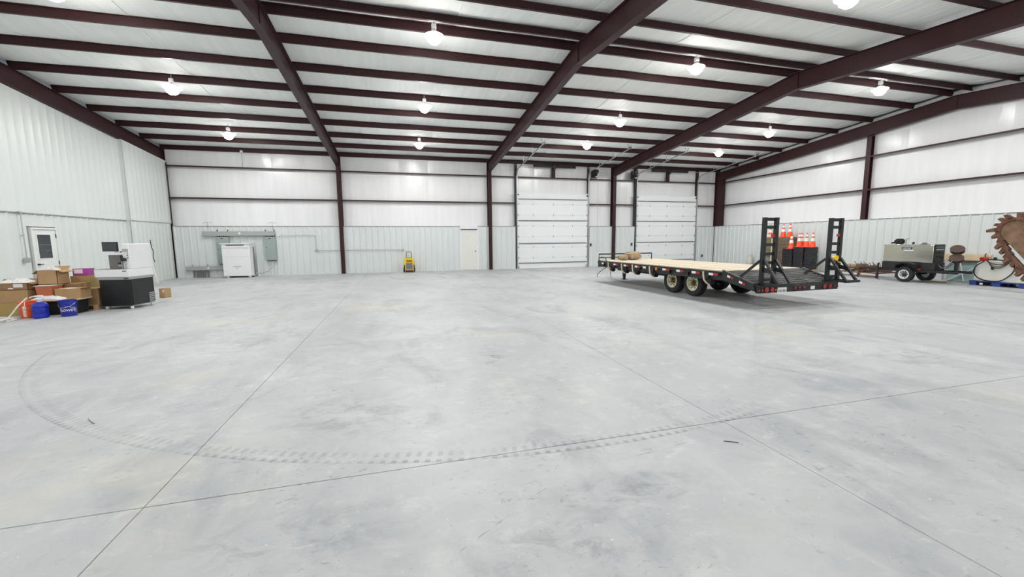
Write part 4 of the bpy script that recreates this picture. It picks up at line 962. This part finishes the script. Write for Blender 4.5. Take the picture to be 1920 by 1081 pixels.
# local x: -.35 near face, y along the wall
B((-.34, -.69, .73), (.16, .86, 1.36)).build('stainless_case', steel, t, bev=.02)
B((-.35, -.69, 1.33), (.17, .87, 1.375)).build('roof_panel', steel, t, bev=.012)
B((-.345, -.725, .72), (.165, -.69, 1.38)).build('control_panel', black, t, bev=.006)
for k, (z, h) in enumerate(((1.29, .03), (1.20, .04))): B((-.28, -.729, z-h/2), (.12, -.725, z+h/2)).build('panel_decal', (galv if k else greypan), t)
for x, z in ((-.25, 1.10), (-.10, 1.10), (.05, 1.08), (-.2, .96), (-.02, .95), (.08, .92)): MB().cyl((x, -.725, z), (x, -.75, z), .026, n=10).build('control_knob', dsteel, t)
B((-.34, -.76, .46), (.17, .88, .73)).build('base_skirt', black, t, bev=.008)
MB().prism([(-.30, .50), (-.28, .66), (-.10, .72), (.12, .72), (.30, .64), (.34, .50), (.31, .50), (.27, .61), (.11, .685), (-.09, .685), (-.25, .635), (-.27, .50)], 'x', -.56, -.32).build('fender', blackm, t)
MB().prism([(-.30, .50), (-.28, .66), (-.10, .72), (.12, .72), (.30, .64), (.34, .50), (.31, .50), (.27, .61), (.11, .685), (-.09, .685), (-.25, .635), (-.27, .50)], 'x', .40, .78).build('fender', blackm, t)
for s in (-1, 1): MB().bar((.03+s*.36, -1.4, .42), (.03+s*.36, .95, .42), .06, .08).build('chassis_rail', black, t); MB().bar((.03+s*.36, .9, .42), (.03, 1.75, .42), .06, .08).build('tongue_rail', black, t)
MB().cyl((-.5, .03, .285), (.70, .03, .285), .03, n=10).build('axle', black, t)
wheel(t, -.44, .03, -1, .285, .18, white_w, dsteel, .165, 5); wheel(t, .66, .03, 1, .285, .18, white_w, dsteel, .165, 5)
for y in (-.9, .9): MB().bar((-.35, y, .43), (.41, y, .43), .05, .07).build('cross_member', black, t)
B((-.345, -.36, .42), (-.33, -.26, .52)).build('side_marker', redm, t)
jk2 = MB().cyl((0, 0, .04), (0, 0, .66), .03, n=12).build('jack_post', black, t, loc=(-.42, .95, 0)); MB().cyl((0, 0, 0), (0, 0, .035), .09, .05, n=16).build('jack_foot', galv, jk2); MB().tube([(0, 0, .60), (-.06, .12, .60), (-.06, .14, .57)], .010, 6).build('jack_crank', black, jk2)
# roof fittings
MB().lathe([(0, -.14), (.09, -.13), (.11, -.09), (.11, .07), (.07, .13), (0, .14)], (-.05, .55, 1.48), 'y', 18).build('muffler', blackm, t); MB().tube([(-.05, .68, 1.43), (-.05, .76, 1.44), (-.05, .80, 1.42)], .03, 8).build('muffler_outlet', blackm, t)
MB().tube([(0, .36, 1.37), (0, .36, 1.56), (0, .33, 1.59), (0, .26, 1.59)], .022, 8).build('exhaust_pipe', galv, t)
MB().cyl((-.05, .10, 1.37), (-.05, .10, 1.47), .035, n=12).build('fuel_cap', dsteel, t)
MB().lathe([(0, .06), (.06, .06), (.07, .03), (.11, .02), (.11, 0)], (-.02, -.22, 1.375), 'z', 18).build('air_cap', blackm, t)
MB().tube([(-.15, -.2, 1.37), (-.15, -.2, 1.40), (-.15, -.45, 1.40), (-.15, -.45, 1.37)], .012, 6).build('lift_handle', galv, t)
# badge
bd = B((-.348, -.05, 1.20), (-.34, .27, 1.275)).build('name_badge', black, t)
text('LINCOLN', .058, white_p, 'badge_lettering', bd, lambda x, y, z: (-.350-z, .11-x, 1.237+y), .001, .001)
B((-.347, -.10, 1.145), (-.34, .20, 1.18)).build('subtitle_strip', whiter, bd)
# cable reels on a post
rp = MB().box((-.04, -.04, .46), (.04, .04, 1.12)).build('reel_post', black, t, loc=(-.10, -1.22, 0))
for z in (1.20, .90):
    rl = MB().lathe([(.07, -.15), (.22, -.15), (.22, -.135), (.15, -.125), (.15, .125), (.22, .135), (.22, .15), (.07, .15)], (0, 0, 0), 'x', 28).build('cable_reel', coppery, t, loc=(-.10, -1.20, z)); rl.rotation_euler = (0, .35, .45); rl.scale = (.8, .82, .62)
    MB().lathe([(.14, -.11), (.19, -.09), (.195, 0), (.19, .09), (.14, .11)], (0, 0, 0), 'x', 24).build('wound_cable', blackm, rl)
for k in range(4):
    MB().tube([(-.25+.1*k, -.76, .66), (-.3+.06*k, -.90, .54+.03*k), (-.28, -1.05, .55+.03*k), (-.2, -1.16, .72+.04*k)], .013, 6).build('lead_cable', (galv if k % 2 else blackm), t)
# ------------------------------------------------------------------ sheet stack and lumber by the wall
t = thing('leaning_sheets', 'stack of green-grey translucent sheets standing by the end wall behind welder', 'sheets', (19.8, 9.95, 0))
for k in range(6): MB().bar((-.10+k*.05, -.02, 0.012), (.0+k*.05, -.02, .76), .035, 1.0, (0, 1, 0)).build('sheet', glassgreen, t)
for a, b in (((-.165, .46, .02), (-.10, -.40, .62)), ((-.165, -.05, .05), (-.07, .15, .74))): MB().bar(a, b, .02, .04, (1, 0, 0)).build('white_strip', whiter, t)
B((-.12, -.5, .765), (.32, .5, .79)).build('top_edge', dsteel, t)
for k in range(9):
    o = B((-.05, -.60, 0), (.05, .60, .07)).build('lumber_board', lumber, loc=(19.78+.12*(k % 3), 10.02+.03*((k*5) % 4), .792+.073*(k//3)), rz=.0)
    tag(o, 'pale lumber board on the green-grey sheets, %s laid' % ORD[k], 'lumber', 'lumber on the sheet stack')
t = tag(B((18.75, 10.0, 0), (18.95, 10.6, .045)).build('floor_timber', woodp, bev=.004), 'flat brown timber on the floor under the welder', 'timber')

# ------------------------------------------------------------------ white tank on blue pallet
t = thing('blue_pallet', 'blue plastic pallet under the white tank', 'pallet', (19.35, 8.75, 0))
B((-.42, -.72, .12), (.44, .66, .15)).build('deck', bluepal, t, bev=.005)
for x in (-.34, .02, .36):
    for y in (-.62, -.02, .56): B((x-.07, y-.09, .0), (x+.07, y+.09, .12)).build('block', bluepal, t, bev=.01)
B((-.38, -.70, .0), (-.30, .64, .025)).build('bottom_runner', blackm, t); B((-.425, .30, .03), (-.415, .38, .09)).build('tag', whiter, t)
t = thing('fuel_tank', 'white transfer tank with black hose looped over its face', 'tank', (19.35, 8.75, .151))
MB().prism([(-.68, 0), (.56, 0), (.58, .04), (.52, .60), (.42, .67), (-.36, .70), (-.46, .62), (-.70, .32), (-.70, .03)], 'x', -.38, .40).build('body', tankw, t, bev=.05)
pm = B((-.30, .34, .66), (-.12, .52, .80)).build('pump', redpump, t, bev=.03); MB().cyl((-.30, .43, .74), (-.36, .43, .74), .055, n=14).build('pump_cover', redpump, pm)
MB().tube([(-.2, .43, .79), (-.2, .43, .90), (-.2, .40, .92)], .014, 8).build('pump_pipe', dsteel, pm); MB().lathe([(0, .1), (.04, .1), (.05, .0)], (-.2, .18, .70), 'z', 14).build('filler_cap', blackm, t)
hs = thing('delivery_hose', 'black hose drooping in loops across the white tank', 'hose', (18.94, 8.75, .15))
def smooth(pts, n=6):
    P = [Vector(p) for p in pts]; out = []
    for i in range(len(P)-1):
        a, b, c, d = P[max(i-1, 0)], P[i], P[i+1], P[min(i+2, len(P)-1)]
        for k in range(n):
            q = k/n; out.append(.5*((2*b)+(c-a)*q+(2*a-5*b+4*c-d)*q*q+(3*b-a-3*c+d)*q**3))
    return out+[P[-1]]
MB().tube(smooth([(-.0, .33, .68), (-.02, .50, .52), (-.02, .56, .32), (-.02, .45, .12), (-.02, .22, .03), (-.02, -.10, .045), (-.02, -.32, .25), (-.02, -.40, .46), (.0, -.33, .62)]), .017, 8).build('loop', blackm, hs)
for k in range(3): MB().tube(smooth([(.0, .30-.02*k, .70), (-.03, .12, .60-.05*k), (-.03, -.08, .58-.05*k), (-.02, -.28, .66)]), .013, 8).build('loop', (blackm, rust, blackm)[k], hs)
MB().tube(smooth([(.0, .25, .74), (-.02, .05, .74), (-.02, -.15, .71), (-.0, -.30, .69)]), .018, 8).build('loop', blackm, hs)
MB().bar((-.03, .12, .50), (-.03, .10, .40), .03, .05).build('nozzle', blackm, hs)

# ------------------------------------------------------------------ trencher digging boom
t = BM = thing('trencher_boom', 'rusty trencher digging boom with toothed chain rearing up beside the tank', 'trencher boom', (17.50, 7.80, 1.80))
ang = math.radians(-128)   # direction of the boom in the y-z plane, down toward the near side
dy_, dz_ = math.cos(ang), math.sin(ang); ny_, nz_ = -dz_, dy_       # n points to the underside / far side
def bp_(l, h): return (l*dy_+h*ny_, l*dz_+h*nz_)
L_ = 2.0; r0 = .30
outl = [bp_(L_, r0), bp_(0, r0)]+[bp_(-r0*math.sin(a), r0*math.cos(a)) for a in [k*math.pi/14 for k in range(1, 14)]]+[bp_(0, -r0), bp_(L_, -r0)]
MB().prism(outl, 'x', -.06, .06).build('boom_plate', rust2, t, bev=.01)
# chain path
path = []; rc = r0+.05
l = L_
while l > -.02: path.append((l, rc+.13*min(1, max(0, l)/.55), 0)); l -= .1538
for k in range(1, 8): path.append((None, k*math.pi/8, 0))
l = 0
while l < L_: path.append((l, -rc, 1)); l += .15
rnd = random.Random(5)
for i, q in enumerate(path):
    if q[0] is None:
        a = q[1]; pos = bp_(-rc*math.sin(a), rc*math.cos(a)); nn = bp_(-math.sin(a), math.cos(a))
    else:
        pos = bp_(q[0], q[1]); nn = (ny_, nz_) if q[1] > 0 else (-ny_, -nz_)
    nv = Vector((0, nn[0], nn[1])).normalized(); tv = Vector((1, 0, 0)).cross(nv)
    p = Vector((0, pos[0], pos[1])); xo = (-.09, .05, .0)[i % 3]
    lk = MB().bar(p-tv*.082, p+tv*.082, .16, .10, nv).build('chain_link', rust, t, bev=.012)
    q0 = p+nv*.04+Vector((xo, 0, 0)); q1 = p+nv*(.155+.045*rnd.random())+Vector((xo*1.3, 0, 0))-tv*.05
    w1, w2_ = .15, .12+.05*rnd.random()
    base = [q0+tv*a+Vector((b, 0, 0)) for a, b in ((-.066, -w1/2), (.060, -w1/2), (.060, w1/2), (-.066, w1/2))]
    topv = [q1+tv*a+Vector((b, 0, 0)) for a, b in ((-.045, -w2_/2), (.035, -w2_/2), (.035, w2_/2), (-.045, w2_/2))]
    MB().add(base+topv, [(0, 3, 2, 1), (4, 5, 6, 7), (0, 1, 5, 4), (1, 2, 6, 5), (2, 3, 7, 6), (3, 0, 4, 7)]).build('digging_tooth', rust, lk, bev=.008)
B((-.35, -1.75, -1.80), (.35, -1.0, -1.35)).build('boom_cradle', dsteel, t, bev=.02)

# ------------------------------------------------------------------ bits on the floor
for loc, l, rz, m, nm, lb in (((2.57, 2.61, .004), .11, -.55, blackm, 'plastic_sliver', 'thin dark sliver lying just past the joint crossing on the floor'), ((7.62, 5.37, .008), .18, -.6, woodp, 'wood_splinter', 'thin wood splinter on the floor in front of the trailer'), ((-2.88, 4.61, .004), .20, 2.3, greypan, 'wire_scrap', 'thin wire scrap lying inside the curved tyre print')):
    o = MB().tube([(-l/2, 0, 0), (0, l*.03, 0), (l/2, 0, 0)], .003, 6).build(nm, m, loc=loc, rz=rz); tag(o, lb, 'scrap')
